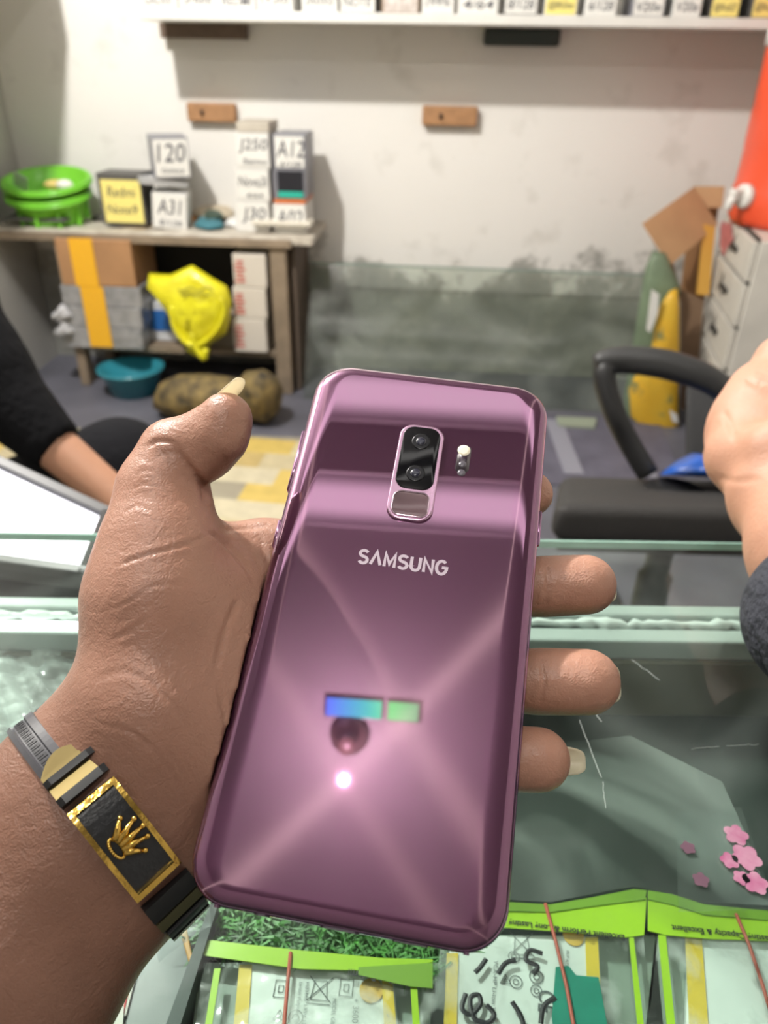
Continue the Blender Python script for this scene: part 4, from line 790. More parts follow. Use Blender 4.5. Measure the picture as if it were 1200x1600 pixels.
# glowing screen, lower left
scr = thing('monitor', "bright white screen with a black bezel under the seated person's forearm", 'monitor', P(20, 810, .62))
s0, s1, s2, s3 = P(-190, 640, .72), P(166, 806, .66), P(130, 900, .56), P(-230, 850, .60)
prism('screen', [s0, s1, s2, s3], (0, 0, .001), mat('screen_glow', (.93, .92, 1), .3, emit=1.15), scr)
nn = (s1-s0).cross(s3-s0).normalized(); nn = nn if nn.z > 0 else -nn
def rim(a, b, w): 
    d = (b-a).normalized(); o = d.cross(nn)*w
    prism('bezel', [a-d*w-o, b+d*w-o, b+d*w+o, a-d*w+o], nn*.008, chp, scr, .001)
rim(s0, s1, .005); rim(s1, s2, .003); rim(s3, s2, .004); rim(s0, s3, .004)
prism('back_shell', [q-nn*.016 for q in (s0, s1, s2, s3)], nn*.014, chp, scr)
# ================================================================== PHONE
pn1 = np.array([.990, -.1344, .0975]); pn2 = np.array([.1603, .8582, -.4796]); pn1 /= np.linalg.norm(pn1); pn2 -= pn1*(pn1@pn2); pn2 /= np.linalg.norm(pn2); pnn = np.cross(pn1, pn2)
pt0 = np.array([3.06, -25.7, -210.7])/1000
def DPd(px, py, off): v = np.array([(px-600)/FPX, (800-py)/FPX, -1.]); return (pnn@pt0+off)/(pnn@v)
def DP(px, py, off): return J(px, py, DPd(px, py, off))
def puv(px, py, off=.0042): q = DP(px, py, off)-pt0; return q@pn1, q@pn2
PM = Matrix([[*(CM@pn1)], [*(CM@pn2)], [*(CM@pnn)]]).transposed(); PO = Vector(c2w(pt0))
phone = bpy.data.objects.new('smartphone', None); COL.objects.link(phone); phone.empty_display_size = .02
phone.matrix_world = Matrix.Translation(PO) @ PM.to_4x4(); _l, _q, _s = phone.matrix_world.decompose(); phone.location = _l; phone.rotation_euler = _q.to_euler()
tag(phone, 'glossy lilac purple smartphone held back side up in the open hand', 'phone')
def ploc(name, me, m, parent=phone, smooth=True):
    """mesh given in the phone's own millimetre axes (metres)"""
    o = bpy.data.objects.new(name, me); COL.objects.link(o); me.materials.append(m); o.parent = parent
    if smooth: me.shade_smooth()
    return o
def rrect(w, h, r, n=14, cx=0, cy=0):
    r = max(min(r, w/2-1e-5, h/2-1e-5), 1e-5); out = []
    for sx, sy, a0 in ((1, 1, 0), (-1, 1, 90), (-1, -1, 180), (1, -1, 270)):
        for k in range(n+1):
            a = math.radians(a0+90*k/n); out.append((cx+sx*(w/2-r)+r*math.cos(a), cy+sy*(h/2-r)+r*math.sin(a)))
    return out
def loft(loops, cap0=True, cap1=True):
    bm = bmesh.new(); R_ = [[bm.verts.new((x, y, z)) for x, y in l] for l, z in loops]; n = len(R_[0])
    for a, b in zip(R_, R_[1:]):
        for i in range(n): bm.faces.new((a[i], a[(i+1) % n], b[(i+1) % n], b[i]))
    if cap0: bm.faces.new(R_[0][::-1])
    if cap1: bm.faces.new(R_[-1])
    bmesh.ops.recalc_face_normals(bm, faces=bm.faces); me = bpy.data.meshes.new('m'); bm.to_mesh(me); bm.free(); return me
PW, PH, PR = .0738, .1581, .0105
def shell(zs, sgn, wx=.0075, wy=.0042, h=.0028, n=26):
    L_ = []
    for k in range(n+1):
        a = math.pi/2*k/n; dx = wx*(1-math.cos(a)); dy = wy*(1-math.cos(a)); z = zs+sgn*h*math.sin(a)
        L_.append((rrect(PW-.0006-2*dx, PH-.0006-2*dy, PR-(dx+dy)/2, 14), z))
    L_.append((rrect(PW-.0006-2*wx-.0006, PH-.0006-2*wy-.0006, PR-(wx+wy)/2-.0003, 14), zs+sgn*h)); L_.append((rrect(PW-.0006-2*wx-.0020, PH-.0006-2*wy-.0020, PR-(wx+wy)/2-.0008, 14), zs+sgn*h))
    return L_
def phone_glass():
    m = bpy.data.materials.new('purple_phone_glass'); m.use_nodes = True; N, L = nodes_of(m); b = N['Principled BSDF']; out = N['Material Output']
    b.inputs['Base Color'].default_value = (.19, .050, .145, 1); b.inputs['Metallic'].default_value = .85; b.inputs['Roughness'].default_value = .014
    b.inputs['Coat Weight'].default_value = 1; b.inputs['Coat Roughness'].default_value = .012; b.inputs['Coat IOR'].default_value = 1.6
    prev = b.outputs[0]
    for ang, wgt, c in ((math.radians(45), .008, (.95, .55, .62)), (math.radians(-38), .019, (.95, .58, .68))):
        an = N.new('ShaderNodeBsdfAnisotropic'); an.inputs['Color'].default_value = (*[x*wgt*2.2 for x in c], 1); an.inputs['Roughness'].default_value = .42; an.inputs['Anisotropy'].default_value = .93
        cx = N.new('ShaderNodeCombineXYZ'); cx.inputs[0].default_value = math.cos(ang); cx.inputs[1].default_value = math.sin(ang)
        vt = N.new('ShaderNodeVectorTransform'); vt.vector_type = 'VECTOR'; vt.convert_from = 'OBJECT'; vt.convert_to = 'WORLD'; L.new(cx.outputs[0], vt.inputs[0]); L.new(vt.outputs[0], an.inputs['Tangent'])
        ad = N.new('ShaderNodeAddShader'); L.new(prev, ad.inputs[0]); L.new(an.outputs[0], ad.inputs[1]); prev = ad.outputs[0]
    L.new(prev, out.inputs[0]); return m
fr_m = mat('lilac_metal', (.52, .30, .48), .16, metal=1)
ploc('frame', loft([(rrect(PW-.0008, PH-.0008, PR), -.0016), (rrect(PW-.0001, PH-.0001, PR), -.0012), (rrect(PW+.0004, PH+.0004, PR), 0), (rrect(PW-.0001, PH-.0001, PR), .0012), (rrect(PW-.0008, PH-.0008, PR), .0016)]), fr_m)
ploc('back_glass', loft(shell(.0014, 1)), phone_glass())
ploc('front_glass', loft(shell(-.0014, -1)), mat('black_glass', (.01, .01, .012), .05, coat=1))
zt_b = .0042
def uvbox(pxs): q = np.array([puv(*p) for p in pxs]); return q
q = uvbox([(622, 664), (694, 670), (676, 818), (607, 812)]); mcx, mcy = q.mean(0); mw = (np.linalg.norm(q[1]-q[0])+np.linalg.norm(q[2]-q[3]))/2; mh = (np.linalg.norm(q[3]-q[0])+np.linalg.norm(q[2]-q[1]))/2
pink = mat('pink_metal', (.66, .42, .58), .2, metal=.9); gb = mat('black_gloss', (.004, .004, .005), .05, spec=.35)
mod = ploc('camera_module', loft([(rrect(mw, mh, .0042, 10, mcx, mcy), zt_b-.0003), (rrect(mw, mh, .0042, 10, mcx, mcy), zt_b+.0007), (rrect(mw-.0005, mh-.0005, .004, 10, mcx, mcy), zt_b+.0010), (rrect(mw-.0016, mh-.0016, .0036, 10, mcx, mcy), zt_b+.0008)]), pink)
gh = mh*.66; gy = mcy+mh/2-.0009-gh/2
lens = ploc('lens_glass', loft([(rrect(mw-.0022, gh, .0034, 10, mcx, gy), zt_b+.0006), (rrect(mw-.0022, gh, .0034, 10, mcx, gy), zt_b+.00105), (rrect(mw-.0026, gh-.0004, .0032, 10, mcx, gy), zt_b+.0011)]), gb, mod)
def disc(name, cx, cy, z0, rings, m, parent):
    return ploc(name, loft([([(cx+r*math.cos(a), cy+r*math.sin(a)) for a in np.linspace(0, 2*math.pi, 33)[:-1]], z0+z) for r, z in rings]), m, parent)
for dy in (.26, -.26):
    disc('lens_ring', mcx, gy+gh*dy, zt_b+.0011, [(.0028, 0), (.0028, .00008), (.0024, .0001)], mat('lens_ring', (.02, .02, .022), .25, metal=.6), mod)
    disc('lens', mcx, gy+gh*dy, zt_b+.00115, [(.0016, 0), (.0015, .0002), (.0009, .0004), (.0003, .00045)], mat('lens_blue', (.012, .013, .03), .03, coat=1), mod)
fy = mcy-mh/2+.0010+mh*.13; ploc('fingerprint_reader', loft([(rrect(mw-.0030, mh*.235, .0022, 10, mcx, fy), zt_b+.0005), (rrect(mw-.0030, mh*.235, .0022, 10, mcx, fy), zt_b+.00092), (rrect(mw-.0036, mh*.235-.0006, .002, 10, mcx, fy), zt_b+.00085)]), mat('reader_mauve', (.14, .085, .095), .2, metal=.5, coat=.6), mod)
rg = ploc('reader_ring', loft([(rrect(mw-.0026, mh*.235+.0006, .0025, 10, mcx, fy), zt_b+.0006), (rrect(mw-.0026, mh*.235+.0006, .0025, 10, mcx, fy), zt_b+.0010), (rrect(mw-.0032, mh*.235, .0022, 10, mcx, fy), zt_b+.0010)], True, False), mat('pink_bright', (.8, .6, .72), .12, metal=1), mod)
a, b = puv(725, 704); c, d = puv(722, 730)
sw = ploc('sensor_window', loft([(rrect(.0042, .0098, .0016, 8, (a+c)/2, (b+d)/2), zt_b-.0001), (rrect(.0042, .0098, .0016, 8, (a+c)/2, (b+d)/2), zt_b+.00006)]), mat('sensor_dark', (.03, .018, .03), .1, coat=1))
disc('flash', a, b, zt_b, [(.0019, 0), (.0019, .00012), (.0010, .0002)], mat('flash_cream', (.85, .78, .6), .25, emit=.15), sw)
for k in (0, 1): disc('sensor', c, d+.0010-.0030*k, zt_b, [(.0012, 0), (.0012, .0001), (.0004, .00014)], mat('sensor_grey', (.10, .09, .11), .15, coat=1), sw)
u0, v0 = puv(559, 875); u1, v1 = puv(700, 882); hh_ = abs(puv(630, 858)[1]-puv(630, 885)[1])
def arcp(cx, cy, rx, ry, a0, a1, n=12): return [(cx+rx*math.cos(math.radians(a0+(a1-a0)*k/n)), cy+ry*math.sin(math.radians(a0+(a1-a0)*k/n))) for k in range(n+1)]
S_ = arcp(.38, .72, .29, .19, 25, 265, 16)[:-1]+arcp(.38, .30, .30, .21, 85, -155, 16)
GL = [[S_], [[(.06, .09), (.42, .92), (.78, .09)]], [[(.10, .06), (.10, .93), (.46, .25), (.82, .93), (.82, .06)]], [S_], [[(.09, .94), (.09, .36)]+arcp(.40, .36, .31, .27, 180, 360)+[(.71, .94)]], [[(.10, .06), (.10, .92), (.70, .10), (.70, .94)]], [arcp(.44, .50, .37, .42, 48, 345, 22)+[(.80, .50), (.46, .50)]]]
wd = [.76, .84, .92, .76, .80, .80, .86]; gap_ = .13; tot = sum(wd)+gap_*6; sc_x = abs(u1-u0)/tot; LH = .0047; cur = u0
logo = mat('logo_silver', (.50, .42, .48), .3, metal=.4)
for g, w_ in zip(GL, wd):
    bm = bmesh.new()
    for pl in g:
        q = [Vector((cur+x*sc_x, (v0+v1)/2+(y-.5)*LH, zt_b+.00007)) for x, y in pl]; n = len(q); R_ = .00044; A_ = []
        for k in range(n):
            d0 = (q[k]-q[k-1]).normalized() if k else (q[1]-q[0]).normalized(); d1 = (q[k+1]-q[k]).normalized() if k < n-1 else d0
            t_ = (d0+d1).normalized(); s_ = Vector((-t_.y, t_.x, 0)); m_ = R_/max(.45, s_.dot(Vector((-d0.y, d0.x, 0)))); A_.append((bm.verts.new(q[k]-s_*m_), bm.verts.new(q[k]+s_*m_)))
        for k in range(n-1): bm.faces.new((A_[k][0], A_[k+1][0], A_[k+1][1], A_[k][1]))
    me = bpy.data.meshes.new('letter'); bm.to_mesh(me); bm.free(); ploc('letter', me, logo, phone, False); cur += (w_+gap_)*sc_x
def btn(name, x, y, w, h): ploc(name, loft([(rrect(w, h, .0005, 4, x, y), -.0008), (rrect(w, h, .0005, 4, x, y), .0008)]), fr_m)
sx_ = PW/2
btn('power_button', sx_+.0002, .030, .0012, .011); btn('volume_button', -sx_-.0002, .042, .0012, .022); btn('side_button', -sx_-.0002, .0165, .0012, .009)
for nm, x, w, h in (('charging_port', 0, .009, .0024), ('headphone_jack', -.018, .0036, .0024), ('speaker_slot', .016, .008, .0012), ('antenna_line', -.0285, .0012, .0028), ('antenna_line', .0285, .0012, .0028)):
    me = loft([([(x+px_, z_) for px_, z_ in rrect(w, h, h/2-.0001, 6)], 0), ([(x+px_, z_) for px_, z_ in rrect(w, h, h/2-.0001, 6)], .0007)])
    me.transform(Matrix(((1, 0, 0, 0), (0, 0, -1, -PH/2+.0003), (0, 1, 0, 0), (0, 0, 0, 1)))); ploc(nm, me, mat('port_dark', (.03, .015, .03), .4) if 'antenna' not in nm else mat('antenna_plum', (.12, .05, .10), .4), phone, False)
# ================================================================== HAND HOLDING THE PHONE
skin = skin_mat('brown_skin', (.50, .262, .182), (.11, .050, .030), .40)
nailm = mat('nail', (.92, .87, .72), .3, coat=.4)
N_0, L_0 = nodes_of(nailm); tl_ = N_0.new('ShaderNodeBsdfTranslucent'); tl_.inputs[0].default_value = (.95, .88, .70, 1); mx_ = N_0.new('ShaderNodeMixShader'); mx_.inputs[0].default_value = .55
L_0.new(N_0['Principled BSDF'].outputs[0], mx_.inputs[1]); L_0.new(tl_.outputs[0], mx_.inputs[2]); L_0.new(mx_.outputs[0], N_0['Material Output'].inputs[0])
vz = -J(172, 1270, 1); vz /= np.linalg.norm(vz); bu = np.array([.62, -.785, 0]); bu -= vz*(bu@vz); bu /= np.linalg.norm(bu); bw = np.cross(bu, vz)   # bracelet axes: along the wrist width, towards camera, along arm
if bw[0] < 0: bw = -bw
WC = J(174, 1268, .2)
B = Body()
B.cone(WC, J(-60, 1530, .186), .0298, .035, nrm=vz, flat=.66); B.cone(J(-60, 1530, .186), J(-330, 1830, .165), .035, .040, k=.01, nrm=vz, flat=.72)
B.cone(WC, J(270, 1150, .206), .0298, .0275, k=.012, nrm=vz, flat=.62)
W1 = J(262, 1160, .207)
fing = {  # MCP (px,py,off,r), PIP, DIP, tip
 'index': [(428, 884, -.0150, .0110), (600, 815, -.0150, .0092), (740, 783, -.0140, .0080), (829, 772, -.0125, .0068)],
 'middle': [(424, 962, -.0155, .0115), (590, 935, -.0160, .0098), (770, 920, -.0145, .0090), (917, 914, -.0115, .0083)],
 'ring': [(402, 1050, -.0155, .0112), (580, 1058, -.0160, .0096), (765, 1064, -.0145, .0090), (919, 1066, -.0115, .0085)],
 'pinky': [(372, 1140, -.0150, .0108), (530, 1168, -.0150, .0088), (700, 1182, -.0140, .0082), (843, 1187, -.0115, .0078)]}
for nm, ch_ in fing.items():
    pts = [(DP(x, y, o), r) for x, y, o, r in ch_]
    B.cone(W1+(pts[0][0]-W1)*.1, pts[0][0], .0185, pts[0][1]+.0005, k=.011)
    B.chain(pts, k=.0035, k0=.006)
    a, b = pts[-2][0], pts[-1][0]; B.cone(a+(b-a)*.55-pnn*-.0006, b+(b-a)/np.linalg.norm(b-a)*-.001+pnn*.0008, pts[-1][1]*.95, pts[-1][1]*.93, k=.003)
# thenar and hypothenar masses
B.cone(J(228, 1080, .203), J(250, 930, .212), .0165, .0185, k=.013)
B.cone(J(250, 930, .212), J(252, 850, .214), .0185, .0150, k=.010)
B.cone(J(320, 990, .219), J(300, 1090, .214), .0165, .0165, k=.012)
B.cone(J(285, 1270, .207), DP(345, 1195, -.0165), .0150, .0130, k=.013)
# web between thumb and index
B.cone(J(262, 880, .221), DP(395, 868, -.0145), .0105, .0095, k=.010)
# thumb
T0, T1, T2, T3, T4 = J(250, 850, .214), J(252, 765, .217), J(270, 706, .218), J(322, 690, .216), J(353, 655, .212)
B.cone(T0, T1, .0138, .0116, k=.007); B.cone(T1, T2, .0112, .0088, k=.005); B.cone(T2, T3, .0086, .0088, k=.0035)
B.cone(T3, T4, .0086, .0074, k=.003); B.cone(J(322, 715, .214), J(348, 686, .211), .0066, .0070, k=.003); B.cone(J(283, 790, .219), J(277, 735, .219), .0085, .0062, k=.003)
def phone_cut(X):
    q = X-pt0; l = np.stack([q@pn1, q@pn2, q@pnn], 1); d = np.abs(l)-np.array([PW/2-.004, PH/2-.004, .0002]); return -(np.linalg.norm(np.maximum(d, 0), axis=1)+np.minimum(d.max(1), 0)-.0042-.0001)
def phone_cut2(X):
    g = -phone_cut(X); return -(g)
B.cut.append(phone_cut2)
def smooth01(x, a, b): t = np.clip((x-a)/(b-a), 0, 1); return t*t*(3-2*t)
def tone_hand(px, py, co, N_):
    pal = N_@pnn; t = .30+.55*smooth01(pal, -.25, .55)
    s = (co-WC)@bw; t *= .42+.58*smooth01(s, -.012, .055)  # darker towards the arm: browner skin plus shade put into the colour
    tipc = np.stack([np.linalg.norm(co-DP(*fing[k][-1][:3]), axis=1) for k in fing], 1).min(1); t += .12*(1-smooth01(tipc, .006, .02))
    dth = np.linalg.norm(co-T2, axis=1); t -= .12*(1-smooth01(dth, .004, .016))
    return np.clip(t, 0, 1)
CR = [([(178, 886), (225, 868), (285, 852), (326, 838)], 3.5, .0006), ([(166, 955), (205, 938), (240, 915), (300, 912)], 3, .0003), ([(322, 828), (345, 845), (372, 870), (398, 905)], 5, .0009),
      ([(232, 700), (243, 690), (262, 690), (275, 694)], 4, .0007), ([(250, 712), (270, 706), (290, 712)], 3, .0004), ([(276, 700), (288, 722), (305, 742), (318, 762), (322, 790)], 6, .0014),
      ([(212, 742), (225, 735), (243, 738)], 3, .0003), ([(205, 765), (225, 757), (245, 760)], 3, .0003), ([(196, 800), (215, 790), (240, 800)], 3, .0003), ([(170, 1000), (205, 985), (230, 965)], 4, .0004),
      ([(150, 1060), (200, 1050), (260, 1090), (300, 1150)], 6, .0003), ([(150, 1130), (215, 1150), (270, 1210), (300, 1290)], 4, .0004), ([(200, 1122), (262, 1172), (300, 1250)], 3, .0003), ([(338, 1060), (352, 1130), (345, 1200)], 5, .0006),
      ([(405, 840), (412, 860), (420, 880)], 4, .0008), ([(375, 930), (350, 990), (335, 1060)], 6, .0007), ([(340, 830), (380, 826), (425, 822)], 4, .0005), ([(330, 690), (350, 715), (352, 740)], 3, .0003),
      ([(852, 880), (856, 910), (850, 950)], 4, .0006), ([(845, 1030), (850, 1065), (842, 1105)], 4, .0006)]
owner = thing('person', 'brown-skinned left hand and forearm, palm up, holding the purple phone', 'person', c2w(WC))
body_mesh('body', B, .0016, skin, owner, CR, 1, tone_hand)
def nail(tip, d, up, R, w, L0, L1, parent, thick=.0004, droop=0.0):
    """curved nail plate: from L0 behind the tip centre to L1 beyond it, on the 'up' side"""
    d = d/np.linalg.norm(d); up = up-d*(up@d); up /= np.linalg.norm(up); s = np.cross(d, up); V = []; F = []; n, k = 12, 10
    for lay in (0, 1):
        for i in range(n+1):
            a = (i/n*2-1)*w
            for j in range(k+1):
                t = j/k; L_ = L0+(L1*(1-.35*(a/w)**4)-L0)*t; rr = R-(thick if lay else 0)-droop*t*t
                V.append(tip+d*L_+(s*math.sin(a)+up*math.cos(a))*rr)
    M = (n+1)*(k+1)
    for i in range(n):
        for j in range(k):
            q = i*(k+1)+j; F += [(q, q+1, q+k+2, q+k+1), (M+q, M+q+k+1, M+q+k+2, M+q+1)]
    for i in range(n):
        q = i*(k+1); F += [(q, q+k+1, M+q+k+1, M+q), (q+k, M+q+k, M+q+2*k+1, q+2*k+1)]
    for j in range(k): F += [(j, M+j, M+j+1, j+1), (n*(k+1)+j, n*(k+1)+j+1, M+n*(k+1)+j+1, M+n*(k+1)+j)]
    return mesh('fingernail', [c2w(v) for v in V], F, nailm, parent, True)
for nm, L1 in (('index', .0072), ('middle', .0092), ('ring', .0095), ('pinky', .0122)):
    a, b = DP(*fing[nm][2][:3]), DP(*fing[nm][3][:3]); r = fing[nm][3][3]
    nail(b, b-a, b/np.linalg.norm(b)-.25*pnn, r*(.55 if nm == 'pinky' else .72), 1.15 if nm != 'pinky' else 1.0, -.004, L1, owner)
nail(T4, T4-T3+np.array([.002, .001, .001]), np.array([-.50, .72, -.35]), .0068, .55, -.005, .0105, owner, droop=.0006)
# ================================================================== BRACELET
ba, bb = .0316, .0208
br_ = thing('bracelet', 'dark rubber bracelet with a gold framed black plate bearing a gold crown', 'bracelet', c2w(WC))
def ring_pt(th, off, w):
    c, s = math.cos(th), math.sin(th); n = np.array([c/ba, s/bb]); n /= np.linalg.norm(n); w = w-.0013
    return WC+bu*(ba*c+n[0]*off)+vz*(bb*s+n[1]*off)+bw*w
def arc(name, t0, t1, prof, m, parent=br_, n=40, smooth=True):
    """sweep a closed (w, off) profile along the wrist ring from t0 to t1 degrees"""
    V = []; F = []; k = len(prof)
    for i in range(n+1):
        th = math.radians(t0+(t1-t0)*i/n)
        for w, o in prof: V.append(c2w(ring_pt(th, o, w)))
    for i in range(n):
        for j in range(k): F.append((i*k+j, i*k+(j+1) % k, (i+1)*k+(j+1) % k, (i+1)*k+j))
    F += [tuple(range(k)), tuple(range(n*k, n*k+k))]
    return mesh(name, V, F, m, parent, smooth)
rub = mat('grey_rubber', (.085, .085, .095), .38, coat=.2); rubd = mat('dark_rubber', (.012, .012, .013), .4)
gold = mat('gold', (.80, .52, .12), .18, metal=1, bump=.08, bscale=200); goldd = mat('aged_gold', (.26, .20, .085), .38, metal=.85)
hw = .0062
band_ = arc('rubber_band', 112, 400, [(-hw, 0), (-hw, .0014), (-hw*.80, .0020), (-hw*.72, .0014), (-hw*.22, .0014), (-hw*.16, .0020), (hw*.16, .0020), (hw*.22, .0014), (hw*.72, .0014), (hw*.80, .0020), (hw, .0014), (hw, 0)], rub, n=90, smooth=False)
# raised key pattern pieces in both channels
V = []; F = []
for row in (-1, 1):
    for k in range(26):
        t0 = 114+k*3.6
        for (da, wa, db, wb) in ((0, -.30, .9, .30), (0, .10, 2.3, .30), (1.4, -.30, 2.3, .10), (1.4, -.30, 3.1, -.12)):
            th0, th1 = math.radians(t0+da), math.radians(t0+db); w0 = row*hw*.47+wa*hw*.62; w1 = row*hw*.47+wb*hw*.62; b0 = len(V)
            for o in (.0010, .00155):
                for th, w in ((th0, w0), (th1, w0), (th1, w1), (th0, w1)): V.append(c2w(ring_pt(th, o, w)))
            F += [(b0+a_, b0+b_, b0+c_, b0+d_) for a_, b_, c_, d_ in ((0, 1, 2, 3), (4, 7, 6, 5), (0, 4, 5, 1), (1, 5, 6, 2), (2, 6, 7, 3), (3, 7, 4, 0))]
o_ = mesh('key_pattern', V, F, mat('pattern_rubber', (.035, .035, .04), .45), band_); o_['kind'] = 'stuff'
gp = hw*1.0
arc('clasp_plate', 104, 119, [(-gp, .0010), (-gp, .0028), (gp, .0028), (gp, .0010)], goldd, n=12, smooth=False)
V = []; k = []
# rounded tongue of the clasp
tp_ = [ring_pt(math.radians(119+7*math.sin(math.pi*(w+1)/2)), .0027, w*gp) for w in np.linspace(-1, 1, 15)]
bt_ = [ring_pt(math.radians(119+7*math.sin(math.pi*(w+1)/2)), .0015, w*gp) for w in np.linspace(-1, 1, 15)]
q0 = [ring_pt(math.radians(118.5), .0027, w*gp) for w in (1, -1)]; q1 = [ring_pt(math.radians(118.5), .0015, w*gp) for w in (1, -1)]
T_ = tp_+q0; U_ = bt_+q1; n = len(T_)
mesh('clasp_tongue', [c2w(v) for v in T_+U_], [tuple(range(n)), tuple(range(2*n-1, n-1, -1))]+[(i, (i+1) % n, n+(i+1) % n, n+i) for i in range(n)], goldd, br_)
for t0, t1 in ((116.0, 113.0), (107.0, 103.5)):
    arc('rubber_loop', t0, t1, [(-gp*1.03, .0005), (-gp*1.03, .0040), (-gp*.8, .0046), (gp*.8, .0046), (gp*1.03, .0040), (gp*1.03, .0005)], rubd, n=6, smooth=False)
# main plate: nearly flat, between 104 and 52 degrees
A0, A1 = ring_pt(math.radians(101.5), .0012, 0), ring_pt(math.radians(53), .0012, 0); ex = A1-A0; PL = np.linalg.norm(ex); ex /= PL; ez = vz-ex*(vz@ex); ez /= np.linalg.norm(ez); ey = np.cross(ez, ex)
if ey@bw < 0: ey = -ey
def pp(x, y, z):
    bow = .0022*(1-((x/PL-.5)*2)**2); return Vector(c2w(A0+ex*x+ey*y+ez*(z+bow)))
def plate(name, x0, x1, y0, y1, z0, z1, m, parent, nx=10, bevel=.0002):
    V = []; F = []
    for i in range(nx+1):
        x = x0+(x1-x0)*i/nx; V += [pp(x, y0, z0), pp(x, y1, z0), pp(x, y1, z1), pp(x, y0, z1)]
    for i in range(nx):
        for j in range(4): F.append((i*4+j, i*4+(j+1) % 4, (i+1)*4+(j+1) % 4, (i+1)*4+j))
    F += [(0, 1, 2, 3), tuple(nx*4+j for j in range(4))]
    return mesh(name, V, F, m, parent)
inlay = plate('black_inlay', 0, PL, -hw, hw, 0, .0022, mat('inlay_black', (.012, .013, .015), .35, coat=.2, bump=.06, bscale=900), br_)
for y0, y1 in ((-hw, -hw+.0012), (hw-.0012, hw)): 
    plate('gold_frame', 0, PL, y0, y1, .0005, .0032, gold, br_)
for x0, x1 in ((0, .0014), (PL-.0014, PL)): plate('gold_frame', x0, x1, -hw, hw, .0005, .0032, gold, br_, 2)
# crown: five prongs with balls above an oval opening; points to the upper right edge of the plate
cxm = PL*.50
def crown():
    t = []; V = []; F = []
    base_y = -hw+.0028
    def pr(a, b, r0, r1):
        p, q = Vector(pp(*a)), Vector(pp(*b)); return p, q, r0, r1
    bm = bmesh.new()
    def tubeb(p, q, r0, r1, n=8):
        d = (q-p).normalized(); u = d.orthogonal().normalized(); w = d.cross(u); A_ = [bm.verts.new(p+(u*math.cos(2*math.pi*k/n)+w*math.sin(2*math.pi*k/n))*r0) for k in range(n)]; B_ = [bm.verts.new(q+(u*math.cos(2*math.pi*k/n)+w*math.sin(2*math.pi*k/n))*r1) for k in range(n)]
        for k in range(n): bm.faces.new((A_[k], A_[(k+1) % n], B_[(k+1) % n], B_[k]))
        bm.faces.new(A_); bm.faces.new(B_[::-1])
    def ball(p, r): bmesh.ops.create_uvsphere(bm, u_segments=12, v_segments=8, radius=r, matrix=Matrix.Translation(p))
    Z_ = .0029
    for dx, dy in ((-.0048, .0052), (-.0026, .0074), (0, .0080), (.0026, .0074), (.0048, .0052)):
        tubeb(pp(cxm+dx*.34, base_y+.0016, Z_), pp(cxm+dx, base_y+dy, Z_), .0011, .00044); ball(pp(cxm+dx, base_y+dy, Z_), .00068)
    # body bowl and oval ring
    n = 24; ring = [pp(cxm+.0026*math.cos(a), base_y+.0008+.0011*math.sin(a), Z_) for a in np.linspace(0, 2*math.pi, n+1)[:-1]]
    for k in range(n): tubeb(ring[k], ring[(k+1) % n], .00042, .00042, 6)
    for dx in np.linspace(-.0019, .0019, 7): tubeb(pp(cxm+dx, base_y+.0017, Z_-.0002), pp(cxm+dx*1.15, base_y+.0034, Z_-.0001), .0007, .0007)
    bmesh.ops.recalc_face_normals(bm, faces=bm.faces); me = bpy.data.meshes.new('crown'); bm.to_mesh(me); bm.free(); return me
link('gold_crown', crown(), gold, br_, True)
# lower clasp pieces
lc = mat('clasp_brass', (.22, .20, .11), .35, metal=.7)
arc('clasp_block', 48, 38, [(-gp*1.02, .0003), (-gp*1.02, .0034), (gp*1.02, .0034), (gp*1.02, .0003)], rubd, n=6, smooth=False)
arc('clasp_plate', 36, 28, [(-gp, .0003), (-gp, .0030), (gp, .0030), (gp, .0003)], lc, n=6, smooth=False)
for t0 in (25, 15): arc('clasp_block', t0, t0-6, [(-gp*.9, .0003), (-gp*.9, .0036), (gp*.9, .0036), (gp*.9, .0003)], rubd, n=6, smooth=False)
arc('clasp_plate', 20, 14, [(-gp*.95, .0003), (-gp*.95, .0028), (gp*.95, .0028), (gp*.95, .0003)], lc, n=6, smooth=False)
# ================================================================== PERSON AT THE RIGHT EDGE
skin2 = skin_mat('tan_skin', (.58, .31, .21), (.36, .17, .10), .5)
D2 = .55; nv2 = -J(1200, 750, 1); nv2 /= np.linalg.norm(nv2)
R2 = Body()
R2.cone(J(1420, 1080, .30), J(1288, 862, .36), .036, .0295, nrm=nv2, flat=.85)
R2.cone(J(1288, 862, .36), J(1240, 775, .395), .0295, .0270, k=.02, nrm=nv2, flat=.8)
R2.cone(J(1236, 775, .40), J(1203, 680, .44), .027, .0340, k=.02, nrm=nv2, flat=.62)
R2.cone(J(1150, 712, .43), J(1176, 626, .45), .0148, .0140, k=.014)
R2.cone(J(1215, 690, .44), J(1230, 585, .46), .028, .021, k=.015)
for (x, y) in ((1182, 606), (1224, 560), (1268, 552), (1310, 566)):
    R2.chain([(J(x, y, .455), .0135), (J(x+62, y-4, .43), .0108), (J(x+86, y+56, .425), .0095), (J(x+56, y+92, .44), .0085)], k=.005, k0=.009)
R2.chain([(J(1154, 716, .426), .0142), (J(1205, 700, .40), .0120), (J(1258, 662, .39), .0105), (J(1290, 628, .39), .0090)], k=.006, k0=.01)
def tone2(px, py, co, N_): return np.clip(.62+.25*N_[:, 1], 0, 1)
per2 = thing('person', 'light-skinned fist and forearm raised at the right edge, dark navy sleeve', 'person', P(1240, 850, .38))
